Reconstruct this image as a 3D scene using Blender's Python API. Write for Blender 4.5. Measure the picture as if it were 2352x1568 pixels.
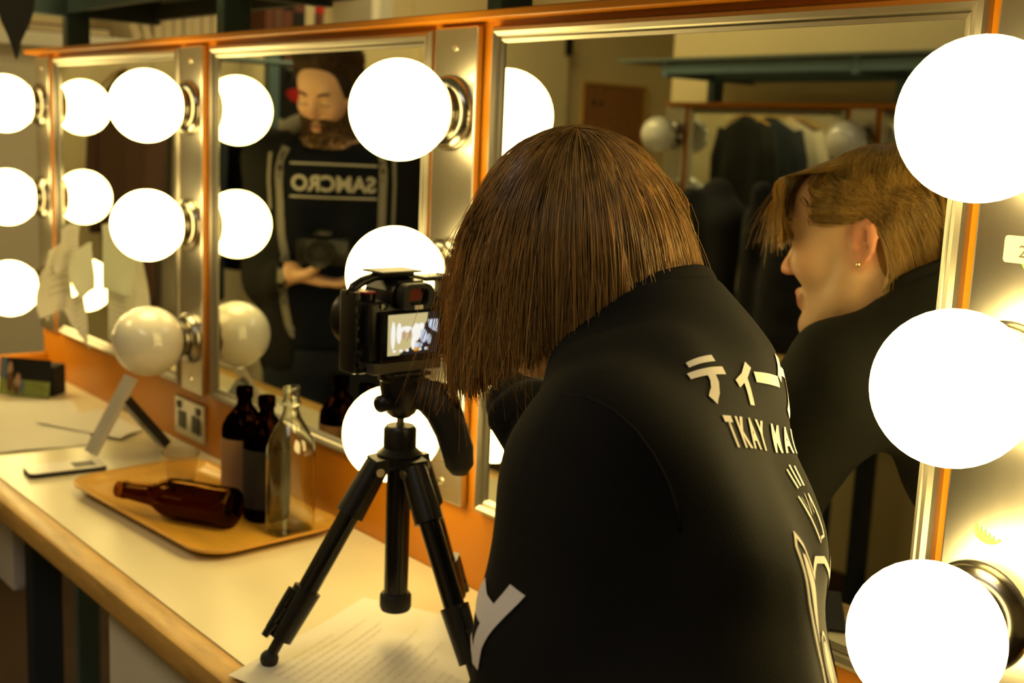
import bpy, bmesh, math, random
import numpy as np
from mathutils import Vector, Matrix, Euler
from mathutils.bvhtree import BVHTree
from mathutils.geometry import tessellate_polygon

random.seed(7)
rng = np.random.default_rng(7)
for o in list(bpy.data.objects):
    bpy.data.objects.remove(o)
scene = bpy.context.scene
COL = scene.collection
V = Vector

# ------------------------------------------------------------------ camera
F_PX, YAW, PITCH, ROLL = 2718.4, -0.86746, -0.16941, 0.0434
CAM = V((0.4692, -0.9415, 1.4427))
fw = V((math.sin(YAW) * math.cos(PITCH), math.cos(YAW) * math.cos(PITCH), math.sin(PITCH)))
r0 = V((math.cos(YAW), -math.sin(YAW), 0))
u0 = r0.cross(fw)
rt = r0 * math.cos(ROLL) + u0 * math.sin(ROLL)
up = u0 * math.cos(ROLL) - r0 * math.sin(ROLL)
cd = bpy.data.cameras.new('camera')
cam = bpy.data.objects.new('camera', cd)
COL.objects.link(cam)
m3 = Matrix((rt, up, -fw)).transposed()
cam.matrix_world = Matrix.Translation(CAM) @ m3.to_4x4()
cd.sensor_width = 22.3
cd.lens = F_PX / 2352 * 22.3
cd.clip_start = 0.02
cd.dof.use_dof = True
cd.dof.focus_distance = 0.98
cd.dof.aperture_fstop = 4.0
scene.camera = cam

# ------------------------------------------------------------------ light and exposure
world = bpy.data.worlds.new('world')
scene.world = world
world.use_nodes = True
world.node_tree.nodes['Background'].inputs[0].default_value = (1.0, 0.85, 0.6, 1)
world.node_tree.nodes['Background'].inputs[1].default_value = 0.0
LAMP_COLOR = (1.0, 0.73, 0.25)
LAMP_POWER = 10.5
PANEL_COOL = 2.8
FILL_WARM = 7.5  # strength of the two added warm fill panels
cy = scene.cycles
cy.max_bounces = 8
cy.diffuse_bounces = 3
cy.glossy_bounces = 6
cy.transmission_bounces = 7
cy.use_adaptive_sampling = True
cy.adaptive_threshold = 0.03
vs = scene.view_settings
vs.view_transform = 'Standard'
vs.look = 'None'
vs.gamma = 1.0
vs.use_curve_mapping = False
vs.exposure = 0.20

# ------------------------------------------------------------------ materials
MATS = {}
def mat(name, color=(0.8, 0.8, 0.8), rough=0.5, metal=0.0, spec=0.5, var=0.0, vscale=8.0, bump=0.0, bscale=60.0,
        stretch=(1, 1, 1), coat=0.0, sheen=0.0, emit=None, trans=0.0, ior=1.45, aniso=0.0, sss=0.0):
    if name in MATS:
        return MATS[name]
    m = bpy.data.materials.new(name)
    m.use_nodes = True
    nt = m.node_tree
    b = nt.nodes['Principled BSDF']
    b.inputs['Base Color'].default_value = (*color, 1)
    b.inputs['Roughness'].default_value = rough
    b.inputs['Metallic'].default_value = metal
    b.inputs['Specular IOR Level'].default_value = spec
    b.inputs['IOR'].default_value = ior
    b.inputs['Coat Weight'].default_value = coat
    b.inputs['Coat Roughness'].default_value = 0.05
    b.inputs['Sheen Weight'].default_value = sheen
    b.inputs['Transmission Weight'].default_value = trans
    b.inputs['Anisotropic'].default_value = aniso
    b.inputs['Subsurface Weight'].default_value = sss
    b.inputs['Subsurface Radius'].default_value = (0.012, 0.005, 0.003)
    if emit:
        b.inputs['Emission Color'].default_value = (*emit[:3], 1)
        b.inputs['Emission Strength'].default_value = emit[3]
    if var > 0 or bump > 0:
        tc = nt.nodes.new('ShaderNodeTexCoord')
        mp = nt.nodes.new('ShaderNodeMapping')
        mp.inputs['Scale'].default_value = stretch
        nt.links.new(tc.outputs['Object'], mp.inputs['Vector'])
    if var > 0:
        n = nt.nodes.new('ShaderNodeTexNoise')
        n.inputs['Scale'].default_value = vscale
        n.inputs['Detail'].default_value = 6
        n.inputs['Roughness'].default_value = 0.6
        nt.links.new(mp.outputs['Vector'], n.inputs['Vector'])
        r = nt.nodes.new('ShaderNodeValToRGB')
        r.color_ramp.elements[0].position = 0.3
        r.color_ramp.elements[1].position = 0.7
        r.color_ramp.elements[0].color = (*[max(0, c * (1 - var)) for c in color], 1)
        r.color_ramp.elements[1].color = (*[min(1, c * (1 + var)) for c in color], 1)
        nt.links.new(n.outputs['Fac'], r.inputs['Fac'])
        nt.links.new(r.outputs['Color'], b.inputs['Base Color'])
    if bump > 0:
        n2 = nt.nodes.new('ShaderNodeTexNoise')
        n2.inputs['Scale'].default_value = bscale
        n2.inputs['Detail'].default_value = 4
        nt.links.new(mp.outputs['Vector'], n2.inputs['Vector'])
        bp = nt.nodes.new('ShaderNodeBump')
        bp.inputs['Strength'].default_value = bump
        bp.inputs['Distance'].default_value = 0.002
        nt.links.new(n2.outputs['Fac'], bp.inputs['Height'])
        nt.links.new(bp.outputs['Normal'], b.inputs['Normal'])
    MATS[name] = m
    return m

mat('orange', (0.54, 0.190, 0.005), 0.35, var=0.08, vscale=3, bump=0.06, bscale=300)
mat('laminate', (0.76, 0.68, 0.45), 0.28, var=0.05, vscale=5)
mat('nosing', (0.60, 0.36, 0.10), 0.38, var=0.30, vscale=9, stretch=(1, 6, 6))
mat('steel', (0.62, 0.60, 0.56), 0.30, metal=1.0, var=0.10, vscale=14, bump=0.04, bscale=120, stretch=(1, 1, 0.08))
mat('chrome', (0.34, 0.32, 0.28), 0.20, metal=1.0)
mat('alu', (0.38, 0.36, 0.31), 0.42, metal=1.0, bump=0.03, bscale=200)
mat('mirror', (0.80, 0.83, 0.76), 0.0, metal=1.0)
mat('globe_lit', (0.9, 0.9, 0.85), 0.3, emit=(*LAMP_COLOR, LAMP_POWER))
mat('globe_off', (0.80, 0.78, 0.68), 0.12, coat=0.6)
mat('cream', (0.76, 0.64, 0.38), 0.6, var=0.05, vscale=2)
mat('cream_white', (0.80, 0.76, 0.64), 0.55, var=0.03, vscale=2)
mat('cabinet', (0.62, 0.56, 0.44), 0.5, var=0.04, vscale=2)
mat('ceiling', (0.78, 0.74, 0.64), 0.8)
mat('floor', (0.045, 0.022, 0.012), 0.6, var=0.25, vscale=5)
mat('blue_steel', (0.11, 0.18, 0.21), 0.45, var=0.08, vscale=6)
mat('blue_steel_shaded', (0.025, 0.036, 0.055), 0.5)  # blue steel darkened, the shade below the counters is in the colour
mat('shelfboard', (0.13, 0.16, 0.14), 0.6)
mat('black_cloth', (0.006, 0.006, 0.006), 0.9, sheen=0.05, bump=0.15, bscale=400)
mat('black_plastic', (0.008, 0.008, 0.008), 0.35, bump=0.08, bscale=500)
mat('black_rubber', (0.012, 0.012, 0.012), 0.6)
mat('black_gloss', (0.006, 0.006, 0.006), 0.16)
mat('grey_plastic', (0.09, 0.08, 0.06), 0.5)
mat('white_plastic', (0.78, 0.74, 0.66), 0.3)
mat('silver', (0.66, 0.63, 0.56), 0.4, metal=0.3)
mat('paper', (0.82, 0.78, 0.68), 0.8, var=0.02, vscale=10)
mat('paper_green', (0.76, 0.77, 0.64), 0.8)
mat('ink', (0.10, 0.09, 0.08), 0.8)
mat('ink_light', (0.62, 0.57, 0.47), 0.8)
mat('ink_faint', (0.75, 0.70, 0.60), 0.8)
mat('tray', (0.72, 0.38, 0.045), 0.30, var=0.18, vscale=5, stretch=(1, 5, 5), coat=0.2)
mat('tray_rim', (0.55, 0.28, 0.06), 0.35, var=0.15, vscale=20)
mat('cork', (0.34, 0.15, 0.05), 0.8, var=0.25, vscale=60)
mat('brown_book', (0.12, 0.035, 0.018), 0.6)
mat('cream_book', (0.55, 0.46, 0.30), 0.6)
mat('tan_label', (0.36, 0.20, 0.09), 0.7)
mat('dark_label', (0.016, 0.014, 0.012), 0.8)
mat('red', (0.45, 0.01, 0.01), 0.5)
mat('green_sticker', (0.25, 0.75, 0.18), 0.6)
mat('cream_sticker', (0.85, 0.78, 0.55), 0.6)
mat('grass', (0.22, 0.26, 0.06), 0.7, var=0.25, vscale=60)
mat('photo_dark', (0.012, 0.012, 0.014), 0.4)
mat('photo_blue', (0.10, 0.16, 0.24), 0.5)
mat('photo_skin', (0.45, 0.26, 0.17), 0.6)
mat('photo_brown', (0.12, 0.05, 0.03), 0.6)
mat('panel_cool', (0.9, 0.9, 0.9), 0.5, emit=(1.0, 0.92, 0.84, PANEL_COOL))
mat('fill_warm', (0.9, 0.9, 0.9), 0.5, emit=(1.0, 0.78, 0.33, FILL_WARM))  # glow of the added fill panels, unseen sources
mat('screw', (0.8, 0.76, 0.66), 0.25, metal=1.0)
mat('gold', (0.9, 0.75, 0.45), 0.15, metal=1.0)

def glass_mat(name, color, rough=0.0, density=0.0):
    m = bpy.data.materials.new(name)
    m.use_nodes = True
    nt = m.node_tree
    nt.nodes.remove(nt.nodes['Principled BSDF'])
    g = nt.nodes.new('ShaderNodeBsdfGlass')
    g.inputs['Color'].default_value = (*color, 1)
    g.inputs['Roughness'].default_value = rough
    g.inputs['IOR'].default_value = 1.46
    out = nt.nodes['Material Output']
    nt.links.new(g.outputs[0], out.inputs[0])
    MATS[name] = m
    return m
glass_mat('clear_glass', (0.97, 0.98, 0.95))
glass_mat('amber_glass', (0.44, 0.25, 0.06))
glass_mat('dark_glass', (0.10, 0.03, 0.010))
glass_mat('cup_plastic', (0.95, 0.93, 0.88), 0.06)

# ------------------------------------------------------------------ mesh helpers
class MB:
    def __init__(self):
        self.v, self.f = [], []
    def add(self, vs_, fs_):
        n = len(self.v)
        self.v += [tuple(p) for p in vs_]
        self.f += [tuple(i + n for i in f) for f in fs_]
        return self
    def box(self, lo, hi, rot=None, piv=None, bev=0.0):
        x0, y0, z0 = lo; x1, y1, z1 = hi
        if bev > 0:
            bm = bmesh.new()
            bmesh.ops.create_cube(bm, size=1.0)
            c = V(((x0 + x1) / 2, (y0 + y1) / 2, (z0 + z1) / 2))
            for v in bm.verts:
                v.co = V((v.co.x * (x1 - x0), v.co.y * (y1 - y0), v.co.z * (z1 - z0))) + c
            bmesh.ops.bevel(bm, geom=list(bm.edges), offset=bev, segments=2, affect='EDGES', profile=0.5)
            P = [v.co.copy() for v in bm.verts]
            bm.verts.index_update()
            Fc = [[v.index for v in f.verts] for f in bm.faces]
            bm.free()
        else:
            P = [V((x, y, z)) for x in (x0, x1) for y in (y0, y1) for z in (z0, z1)]
            Fc = [(0, 1, 3, 2), (4, 6, 7, 5), (0, 4, 5, 1), (2, 3, 7, 6), (0, 2, 6, 4), (1, 5, 7, 3)]
        if rot is not None:
            pv = V(piv) if piv is not None else V(((x0 + x1) / 2, (y0 + y1) / 2, (z0 + z1) / 2))
            P = [rot @ (p - pv) + pv for p in P]
        return self.add(P, Fc)
    def lathe(self, prof, origin=(0, 0, 0), axis=(0, 0, 1), n=32, closed=False):
        """prof: list of (radius, height along axis)"""
        a = V(axis).normalized()
        t = V((1, 0, 0)) if abs(a.x) < 0.9 else V((0, 1, 0))
        e1 = a.cross(t).normalized(); e2 = a.cross(e1)
        o = V(origin)
        vs_, fs_ = [], []
        for r_, h in prof:
            for i in range(n):
                ang = 2 * math.pi * i / n
                vs_.append(o + a * h + (e1 * math.cos(ang) + e2 * math.sin(ang)) * r_)
        m = len(prof)
        for j in range(m - 1 if not closed else m):
            for i in range(n):
                k = (i + 1) % n
                j2 = (j + 1) % m
                fs_.append((j * n + i, j * n + k, j2 * n + k, j2 * n + i))
        if not closed:
            if prof[0][0] > 1e-6: fs_.append(tuple(range(n))[::-1])
            if prof[-1][0] > 1e-6: fs_.append(tuple(range((m - 1) * n, m * n)))
        return self.add(vs_, fs_)
    def cyl(self, a, b, r1, r2=None, n=20):
        a, b = V(a), V(b)
        return self.lathe([(r1, 0), (r2 if r2 is not None else r1, (b - a).length)], a, b - a, n)
    def tube(self, pts, r, n=8, cap=True):
        pts = [V(p) for p in pts]
        rs = r if isinstance(r, (list, tuple)) else [r] * len(pts)
        vs_, fs_ = [], []
        prev = None
        for i, p in enumerate(pts):
            d = (pts[min(i + 1, len(pts) - 1)] - pts[max(i - 1, 0)]).normalized()
            if prev is None:
                t = V((0, 0, 1)) if abs(d.z) < 0.9 else V((1, 0, 0))
                e1 = d.cross(t).normalized()
            else:
                e1 = (prev - d * prev.dot(d)).normalized()
            prev = e1
            e2 = d.cross(e1)
            for k in range(n):
                a = 2 * math.pi * k / n
                vs_.append(p + (e1 * math.cos(a) + e2 * math.sin(a)) * rs[i])
        for i in range(len(pts) - 1):
            for k in range(n):
                k2 = (k + 1) % n
                fs_.append((i * n + k, i * n + k2, (i + 1) * n + k2, (i + 1) * n + k))
        if cap:
            fs_.append(tuple(range(n))[::-1]); fs_.append(tuple(range((len(pts) - 1) * n, len(pts) * n)))
        return self.add(vs_, fs_)
    def sphere(self, c, r, n=32, m=16, sc=(1, 1, 1), rot=None):
        vs_, fs_ = [], []
        c = V(c)
        for j in range(m + 1):
            th = math.pi * j / m
            for i in range(n):
                ph = 2 * math.pi * i / n
                p = V((math.sin(th) * math.cos(ph) * r * sc[0], math.sin(th) * math.sin(ph) * r * sc[1], math.cos(th) * r * sc[2]))
                if rot is not None: p = rot @ p
                vs_.append(c + p)
        for j in range(m):
            for i in range(n):
                k = (i + 1) % n
                fs_.append((j * n + i, (j + 1) * n + i, (j + 1) * n + k, j * n + k))
        return self.add(vs_, fs_)
    def prism(self, poly, e1, e2, e3, o, th):
        """poly in 2D, spanned by e1,e2 at o, extruded th along e3"""
        e1, e2, e3, o = V(e1), V(e2), V(e3), V(o)
        n = len(poly)
        a = [o + e1 * x + e2 * y for x, y in poly]
        b = [p + e3 * th for p in a]
        fs_ = [tuple(range(n))[::-1], tuple(range(n, 2 * n))]
        for i in range(n):
            j = (i + 1) % n
            fs_.append((i, j, n + j, n + i))
        return self.add(a + b, fs_)
    def build(self, name, m, parent=None, smooth=False, auto=None):
        me = bpy.data.meshes.new(name)
        me.from_pydata(self.v, [], self.f)
        bm = bmesh.new(); bm.from_mesh(me)
        bmesh.ops.remove_doubles(bm, verts=bm.verts, dist=1e-6)
        bmesh.ops.recalc_face_normals(bm, faces=bm.faces)
        bm.to_mesh(me); bm.free()
        return mesh_obj(name, me, m, parent, smooth, auto)

def mesh_obj(name, me, m, parent=None, smooth=False, auto=None):
    if smooth or auto:
        me.polygons.foreach_set('use_smooth', [True] * len(me.polygons))
    if auto:
        me.set_sharp_from_angle(angle=math.radians(auto))
    me.materials.append(MATS[m])
    o = bpy.data.objects.new(name, me)
    COL.objects.link(o)
    if parent is not None:
        o.parent = parent
    return o

def thing(name, label, cat, loc=(0, 0, 0), rotz=0, group=None):
    o = bpy.data.objects.new(name, None)
    COL.objects.link(o)
    o.location = loc
    o.rotation_euler = (0, 0, rotz)
    o.empty_display_size = 0.05
    return tag(o, label, cat, group)
def tag(o, label, cat, group=None):
    o['label'] = label; o['category'] = cat
    if group: o['group'] = group
    return o
def struct(o, label=None):
    o['kind'] = 'structure'
    if label: o['label'] = label
    return o
def dup(root, loc, rotz=0.0, label=None, group=None):
    r = root.copy(); COL.objects.link(r); r.location = loc; r.rotation_euler = (0, 0, rotz)
    if label: r['label'] = label
    if group: r['group'] = group
    for ch in root.children:
        c = ch.copy(); COL.objects.link(c); c.parent = r
        for g in ch.children:
            d = g.copy(); COL.objects.link(d); d.parent = c
    return r
def RZ(a): return Matrix.Rotation(a, 3, 'Z')
def RX(a): return Matrix.Rotation(a, 3, 'X')
def RY(a): return Matrix.Rotation(a, 3, 'Y')

# ------------------------------------------------------------------ room shell
ZD = 0.85           # counter height
ZT = 1.472          # centre height of the top row of lamps
XE = -3.60          # end wall
struct(MB().box((XE - 0.1, -3.7, -0.1), (2.6, 2.7, 0)).build('floor', 'floor'))
struct(MB().box((XE - 0.1, -3.7, 2.65), (2.6, 2.7, 2.75)).build('ceiling', 'ceiling'))
struct(MB().box((XE - 0.1, -3.7, 0), (XE, 2.7, 2.65)).build('wall_left', 'cream'))
struct(MB().box((XE, 2.6, 0), (2.6, 2.7, 2.65)).build('wall_front', 'cream'))
struct(MB().box((2.5, -3.6, 0), (2.6, 2.6, 2.65)).build('wall_right', 'cream'))
struct(MB().box((XE, -3.7, 0), (2.5, -3.6, 2.65)).build('wall_back', 'cream'))
# the opposite vanity stands against a wall that stops short of the end wall
struct(MB().box((-2.72, -2.72, 0), (2.5, -2.52, 2.65), bev=0.004).build('wall_back_return', 'cream'))

# ------------------------------------------------------------------ vanity units
def bevel_frame(w, h, fwid, th):
    """four mitred frame members around a w x h opening centred on origin, facing -y, profile with a rounded face"""
    prof = [(0, 0), (0, th * 0.55), (fwid * 0.12, th * 0.85), (fwid * 0.35, th), (fwid * 0.6, th * 0.8), (fwid * 0.72, th * 0.55), (fwid * 0.8, th * 0.62), (fwid, th * 0.45), (fwid, 0)]
    out = []
    W2, H2 = w / 2, h / 2
    corners = [(-1, -1), (1, -1), (1, 1), (-1, 1)]
    for i in range(4):
        mb = MB()
        a, b = corners[i], corners[(i + 1) % 4]
        vs_, fs_ = [], []
        for (sx, sz) in (a, b):
            for d, t in prof:
                vs_.append((sx * (W2 - d), -t, sz * (H2 - d)))
        n = len(prof)
        for k in range(n - 1):
            fs_.append((k, k + 1, n + k + 1, n + k))
        mb.add(vs_, fs_)
        out.append(mb)
    return out

MIR_W, MIR_H = 0.642, 0.616
def make_mirror(label, loc, rotz, group):
    t = thing('vanity_mirror', label, 'mirror', loc, rotz, group)
    for mb, nm in zip(bevel_frame(MIR_W, MIR_H, 0.020, 0.014), ('frame_rail', 'frame_stile', 'frame_rail', 'frame_stile')):
        mb.build(nm, 'alu', t)
    MB().box((-MIR_W / 2 + 0.012, -0.0045, -MIR_H / 2 + 0.012), (MIR_W / 2 - 0.012, -0.0005, MIR_H / 2 - 0.012)).build('glass', 'mirror', t)
    return t

def make_strip(label, loc, rotz, group):
    t = thing('light_strip', label, 'light strip', loc, rotz, group)
    MB().box((-0.044, -0.012, -0.310), (0.044, 0.0, 0.310), bev=0.002).build('plate', 'steel', t)
    for z in (0.285, -0.285):
        MB().lathe([(0.005, 0), (0.0045, 0.002), (0.0, 0.003)], (0, -0.012, z), (0, -1, 0), 12).build('screw', 'screw', t)
    return t

def make_lamp(label, loc, rotz, lit, group):
    t = thing('globe_lamp', label, 'lamp', loc, rotz, group)
    MB().lathe([(0.0, 0.0), (0.048, 0.0), (0.048, 0.004), (0.045, 0.010), (0.038, 0.0145), (0.031, 0.0165), (0.0305, 0.019), (0.0345, 0.0235), (0.0405, 0.0290), (0.0420, 0.0292), (0.0418, 0.0282), (0.030, 0.0180), (0.0, 0.0178)], (0, -0.0125, 0), (0, -1, 0), 40).build('socket_cup', 'chrome', t, auto=40)
    # opal globe with a short neck that sits in the cup
    R_, yc = 0.0625, 0.0907
    prof = [(0.022, 0.024), (0.022, yc - math.sqrt(R_**2 - 0.024**2))]
    a0 = math.asin(0.024 / R_)
    for k in range(27):
        a = a0 + (math.pi - a0) * k / 26
        prof.append((max(R_ * math.sin(a), 0.0), yc - R_ * math.cos(a)))
    MB().lathe(prof, (0, 0, 0), (0, -1, 0), 44).build('globe', 'globe_lit' if lit else 'globe_off', t, smooth=True)
    return t

SX = [0.0, -0.769, -1.538, -2.307]     # strip positions along the near unit
DX = 0.006
def partition(name, label, x0, x1, y, face, strips):
    """face = -1: front towards -y; +1: front towards +y"""
    t = thing(name, label, 'partition', ((x0 + x1) / 2, y, 0))
    cx = (x0 + x1) / 2
    s = face
    def bx(a, b, **k):
        lo = [a[0] - cx, min(a[1] * s, b[1] * s), a[2]]; hi = [b[0] - cx, max(a[1] * s, b[1] * s), b[2]]
        return MB().box(lo, hi, **k)
    bx((x0, -0.022, ZD - 0.12), (x1, -0.0005, ZT + 0.112)).build('panel', 'orange', t)
    bx((x0, -0.022, ZT + 0.112), (x1, 0.030, ZT + 0.122), bev=0.0015).build('top_rail', 'orange', t)
    return t

near = partition('vanity_partition', 'orange laminate partition behind the lit lamps and counter', -2.362, 0.062, 0.0, -1, SX)
far = partition('vanity_partition', 'orange laminate partition with unlit lamps, seen only in the mirror', -2.47, -0.60, -2.25, 1, SX)

pos_name = ['strip nearest the camera at the right edge', 'strip behind the camera tripod', 'third strip from the right, beside the brown bottles', 'far left strip by the pinned papers']
row_name = ['top', 'middle', 'bottom']
for i, x in enumerate(SX):
    make_strip('brushed steel lamp plate, ' + pos_name[i], (x + DX, 0, ZT - 0.203), 0, 'lamp plates on the near partition')
    for j in range(3):
        lit = not (i == 2 and j == 2)
        lab = ('lit white globe lamp, %s of the %s' if lit else 'unlit cream globe lamp, %s of the %s') % (row_name[j], pos_name[i])
        make_lamp(lab, (x, 0, ZT - 0.2066 * j), 0, lit, 'globe lamps on the near partition')
mir_name = ['aluminium framed mirror reflecting the woman, right of the tripod', 'aluminium framed mirror reflecting the bearded man', 'aluminium framed mirror at far left with papers hung on it']
for i in range(3):
    make_mirror(mir_name[i], (SX[i] - 0.3705, 0, ZT - 0.203), 0, 'mirrors on the near partition')
# opposite unit (seen through the mirrors), all lamps off
OX = [-2.432, -1.663, -0.894]
for i, x in enumerate(OX):
    make_strip('steel plate with unlit lamps across the room, %s from the orange end' % ['first', 'second', 'third'][i], (x, -2.25, ZT - 0.203), math.pi, 'lamp plates across the room')
    for j in range(3):
        make_lamp('unlit globe lamp across the room, %s of the %s plate from the orange end' % (row_name[j], ['first', 'second', 'third'][i]), (x, -2.25, ZT + 0.008 - 0.2066 * j), math.pi, False, 'unlit lamps across the room')
for i in range(2):
    make_mirror(['mirror across the room above the black coats', 'mirror across the room right of the black coats'][i], (OX[i] + 0.3845, -2.25, ZT - 0.203), math.pi, 'mirrors across the room')

# ------------------------------------------------------------------ counters
def counter(label, x0, x1, yb, s, upstand):
    """yb = partition face; s=-1 extends to -y"""
    cx = (x0 + x1) / 2
    t = thing('dressing_counter', label, 'counter', (cx, yb, 0))
    def bx(a, b, **k):
        return MB().box((a[0] - cx, min(a[1] * s, b[1] * s), a[2]), (b[0] - cx, max(a[1] * s, b[1] * s), b[2]), **k)
    bx((x0, 0.001, ZD - 0.030), (x1, 0.354, ZD)).build('worktop', 'laminate', t)
    bx((x0, 0.3545, ZD - 0.034), (x1, 0.394, ZD + 0.0005), bev=0.005).build('nosing', 'nosing', t, auto=30)
    if upstand:
        bx((x0 - 0.022, 0.0, ZD - 0.034), (x0 - 0.0005, 0.394, ZD + 0.046), bev=0.002).build('end_upstand', 'orange', t)
    return t
ct = counter('long white laminate counter with a worn wooden front edge', -2.340, 0.062, 0.0, -1, True)
counter('white counter with wooden edge across the room, under the black coats', -2.45, -0.60, -2.25, 1, False)

# counter supports: blue steel legs, under-counter shade put into their colour
def rect_post(lo, hi): return MB().box(lo, hi, bev=0.002)
fr = thing('counter_frame', 'shade-darkened blue steel frame legs under the near counter', 'frame', (-1.15, -0.2, 0))
for x in (-2.2, -1.52, -0.60, 0.0):
    rect_post((x + 1.15 - 0.02, -0.115, 0.0), (x + 1.15 + 0.02, -0.065, ZD - 0.0345)).build('leg', 'blue_steel_shaded', fr)
    rect_post((x + 1.15 - 0.02, 0.10, 0.0), (x + 1.15 + 0.02, 0.15, ZD - 0.0345)).build('leg', 'blue_steel_shaded', fr)
f2 = thing('counter_frame', 'shade-darkened blue steel frame legs under the counter across the room', 'frame', (-1.5, -2.05, 0))
for x in (-2.3, -1.5, -0.7):
    rect_post((x + 1.5 - 0.02, 0.065, 0.0), (x + 1.5 + 0.02, 0.115, ZD - 0.0345)).build('leg', 'blue_steel_shaded', f2)
    rect_post((x + 1.5 - 0.02, -0.15, 0.0), (x + 1.5 + 0.02, -0.10, ZD - 0.0345)).build('leg', 'blue_steel_shaded', f2)
# boxes and cabinet below the counter
jb = thing('junction_box', 'white box hung under the counter at far left', 'box', (-1.70, -0.27, 0.62))
MB().box((-0.11, -0.05, 0), (0.11, 0.10, 0.19), bev=0.004).build('case', 'white_plastic', jb)
MB().box((-0.111 + 0.222, -0.04, 0.01), (0.113, 0.09, 0.18), bev=0.001).build('lid', 'white_plastic', jb)
MB().lathe([(0.012, 0), (0.012, 0.004), (0.006, 0.006)], (0.02, -0.05, 0.12), (0, -1, 0), 16).build('knob', 'black_plastic', jb)
mb = MB().box((-0.02, 0, 0), (0.02, 0.13, 0.16), bev=0.003)
b2 = thing('cable_box', 'grey white box behind the blue leg under the counter', 'box', (-1.43, -0.19, 0.65))
mb.build('case', 'white_plastic', b2)
MB().box((0.0205, 0.02, 0.02), (0.0225, 0.11, 0.14)).build('lid', 'white_plastic', b2)
dc = thing('drawer_cabinet', 'cream drawer cabinet standing under the counter near the tripod', 'cabinet', (-0.86, -0.19, 0))
MB().box((-0.19, -0.16, 0.02), (0.19, 0.17, 0.80), bev=0.003).build('body', 'cream_white', dc)
for k in range(3):
    d_ = MB().box((-0.18, -0.172, 0.05 + k * 0.25), (0.18, -0.1605, 0.285 + k * 0.25), bev=0.002).build('drawer', 'cream_white', dc)
    MB().box((-0.05, -0.184, 0.16 + k * 0.25), (0.05, -0.1725, 0.175 + k * 0.25), bev=0.002).build('handle', 'steel', d_)
for x in (-0.17, 0.17):
    MB().box((x - 0.015, -0.15, 0), (x + 0.015, 0.16, 0.02)).build('foot', 'black_rubber', dc)

# ------------------------------------------------------------------ blue steel overhead shelves
def overhead(label, xs, y, s, x0, x1):
    cx = sum(xs) / len(xs)
    t = thing('overhead_shelf', label, 'shelf', (cx, y, 0))
    def bx(a, b, **k):
        return MB().box((a[0] - cx, min(a[1] * s, b[1] * s), a[2]), (b[0] - cx, max(a[1] * s, b[1] * s), b[2]), **k)
    zb = 1.668
    for x in xs:
        bx((x - 0.015, -0.026, 0.0), (x + 0.015, -0.078, zb), bev=0.002).build('post', 'blue_steel', t)
        bx((x - 0.015, -0.245, zb), (x + 0.015, 0.21, zb + 0.05), bev=0.002).build('cross_beam', 'blue_steel', t)
    for yy in (-0.245, -0.045, 0.21):
        for a, b in zip(xs[:-1], xs[1:]):
            lo, hi = min(a, b), max(a, b)
            bx((lo + 0.0155, yy - 0.0, zb + 0.008), (hi - 0.0155, yy + (0.02 if yy < 0.2 else -0.02), zb + 0.044), bev=0.002).build('long_beam', 'blue_steel', t)
    bx((x0, -0.26, zb + 0.0505), (x1, 0.225, zb + 0.060)).build('shelf_board', 'shelfboard', t)
    return t
overhead('blue steel shelf frame on posts above the near mirrors', [-2.255, -1.495, -0.735, 0.03], 0.0, -1, -2.36, 0.06)
overhead('blue steel shelf across the room, seen in the mirror', [-2.31, -1.57, -0.83], -2.25, 1, -2.52, -0.70)

# ------------------------------------------------------------------ things on the counter
def rounded_rect(w, h, r, n=6):
    pts = []
    for cx, cy, a0 in ((w / 2 - r, h / 2 - r, 0), (-w / 2 + r, h / 2 - r, 90), (-w / 2 + r, -h / 2 + r, 180), (w / 2 - r, -h / 2 + r, 270)):
        for k in range(n + 1):
            a = math.radians(a0 + 90 * k / n)
            pts.append((cx + r * math.cos(a), cy + r * math.sin(a)))
    return pts
def loft(rings, cap0=True, cap1=True):
    n = len(rings[0]); vs_ = [p for r in rings for p in r]; fs_ = []
    for j in range(len(rings) - 1):
        for i in range(n):
            k = (i + 1) % n
            fs_.append((j * n + i, j * n + k, (j + 1) * n + k, (j + 1) * n + i))
    if cap0: fs_.append(tuple(range(n))[::-1])
    if cap1: fs_.append(tuple(range((len(rings) - 1) * n, len(rings) * n)))
    return MB().add(vs_, fs_)

# wooden tray
tr = thing('serving_tray', 'moulded plywood tray with rounded corners holding the bottles', 'tray', (-1.196, -0.154, ZD), math.radians(4))
rings = []
for w, h, r, z in ((0.400, 0.185, 0.03, 0.001), (0.408, 0.193, 0.034, 0.002), (0.436, 0.222, 0.045, 0.008), (0.452, 0.238, 0.050, 0.0125), (0.456, 0.242, 0.052, 0.0138),
                   (0.456, 0.242, 0.052, 0.0162), (0.450, 0.236, 0.049, 0.0162), (0.432, 0.218, 0.043, 0.011), (0.405, 0.190, 0.034, 0.0065), (0.392, 0.178, 0.028, 0.005)):
    rings.append([(x, y, z) for x, y in rounded_rect(w, h, r, 8)])
loft(rings, True, True).build('tray_body', 'tray', tr, auto=40)
rim = [[(x, y, z) for x, y in rounded_rect(w, h, r, 8)] for w, h, r, z in ((0.4545, 0.2405, 0.0515, 0.0163), (0.4575, 0.2435, 0.053, 0.0163), (0.4575, 0.2435, 0.053, 0.0172), (0.4545, 0.2405, 0.0515, 0.0172), (0.4545, 0.2405, 0.0515, 0.0163))]
loft(rim, False, False).build('rim', 'tray_rim', tr)
ZB = ZD + 0.0055

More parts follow.
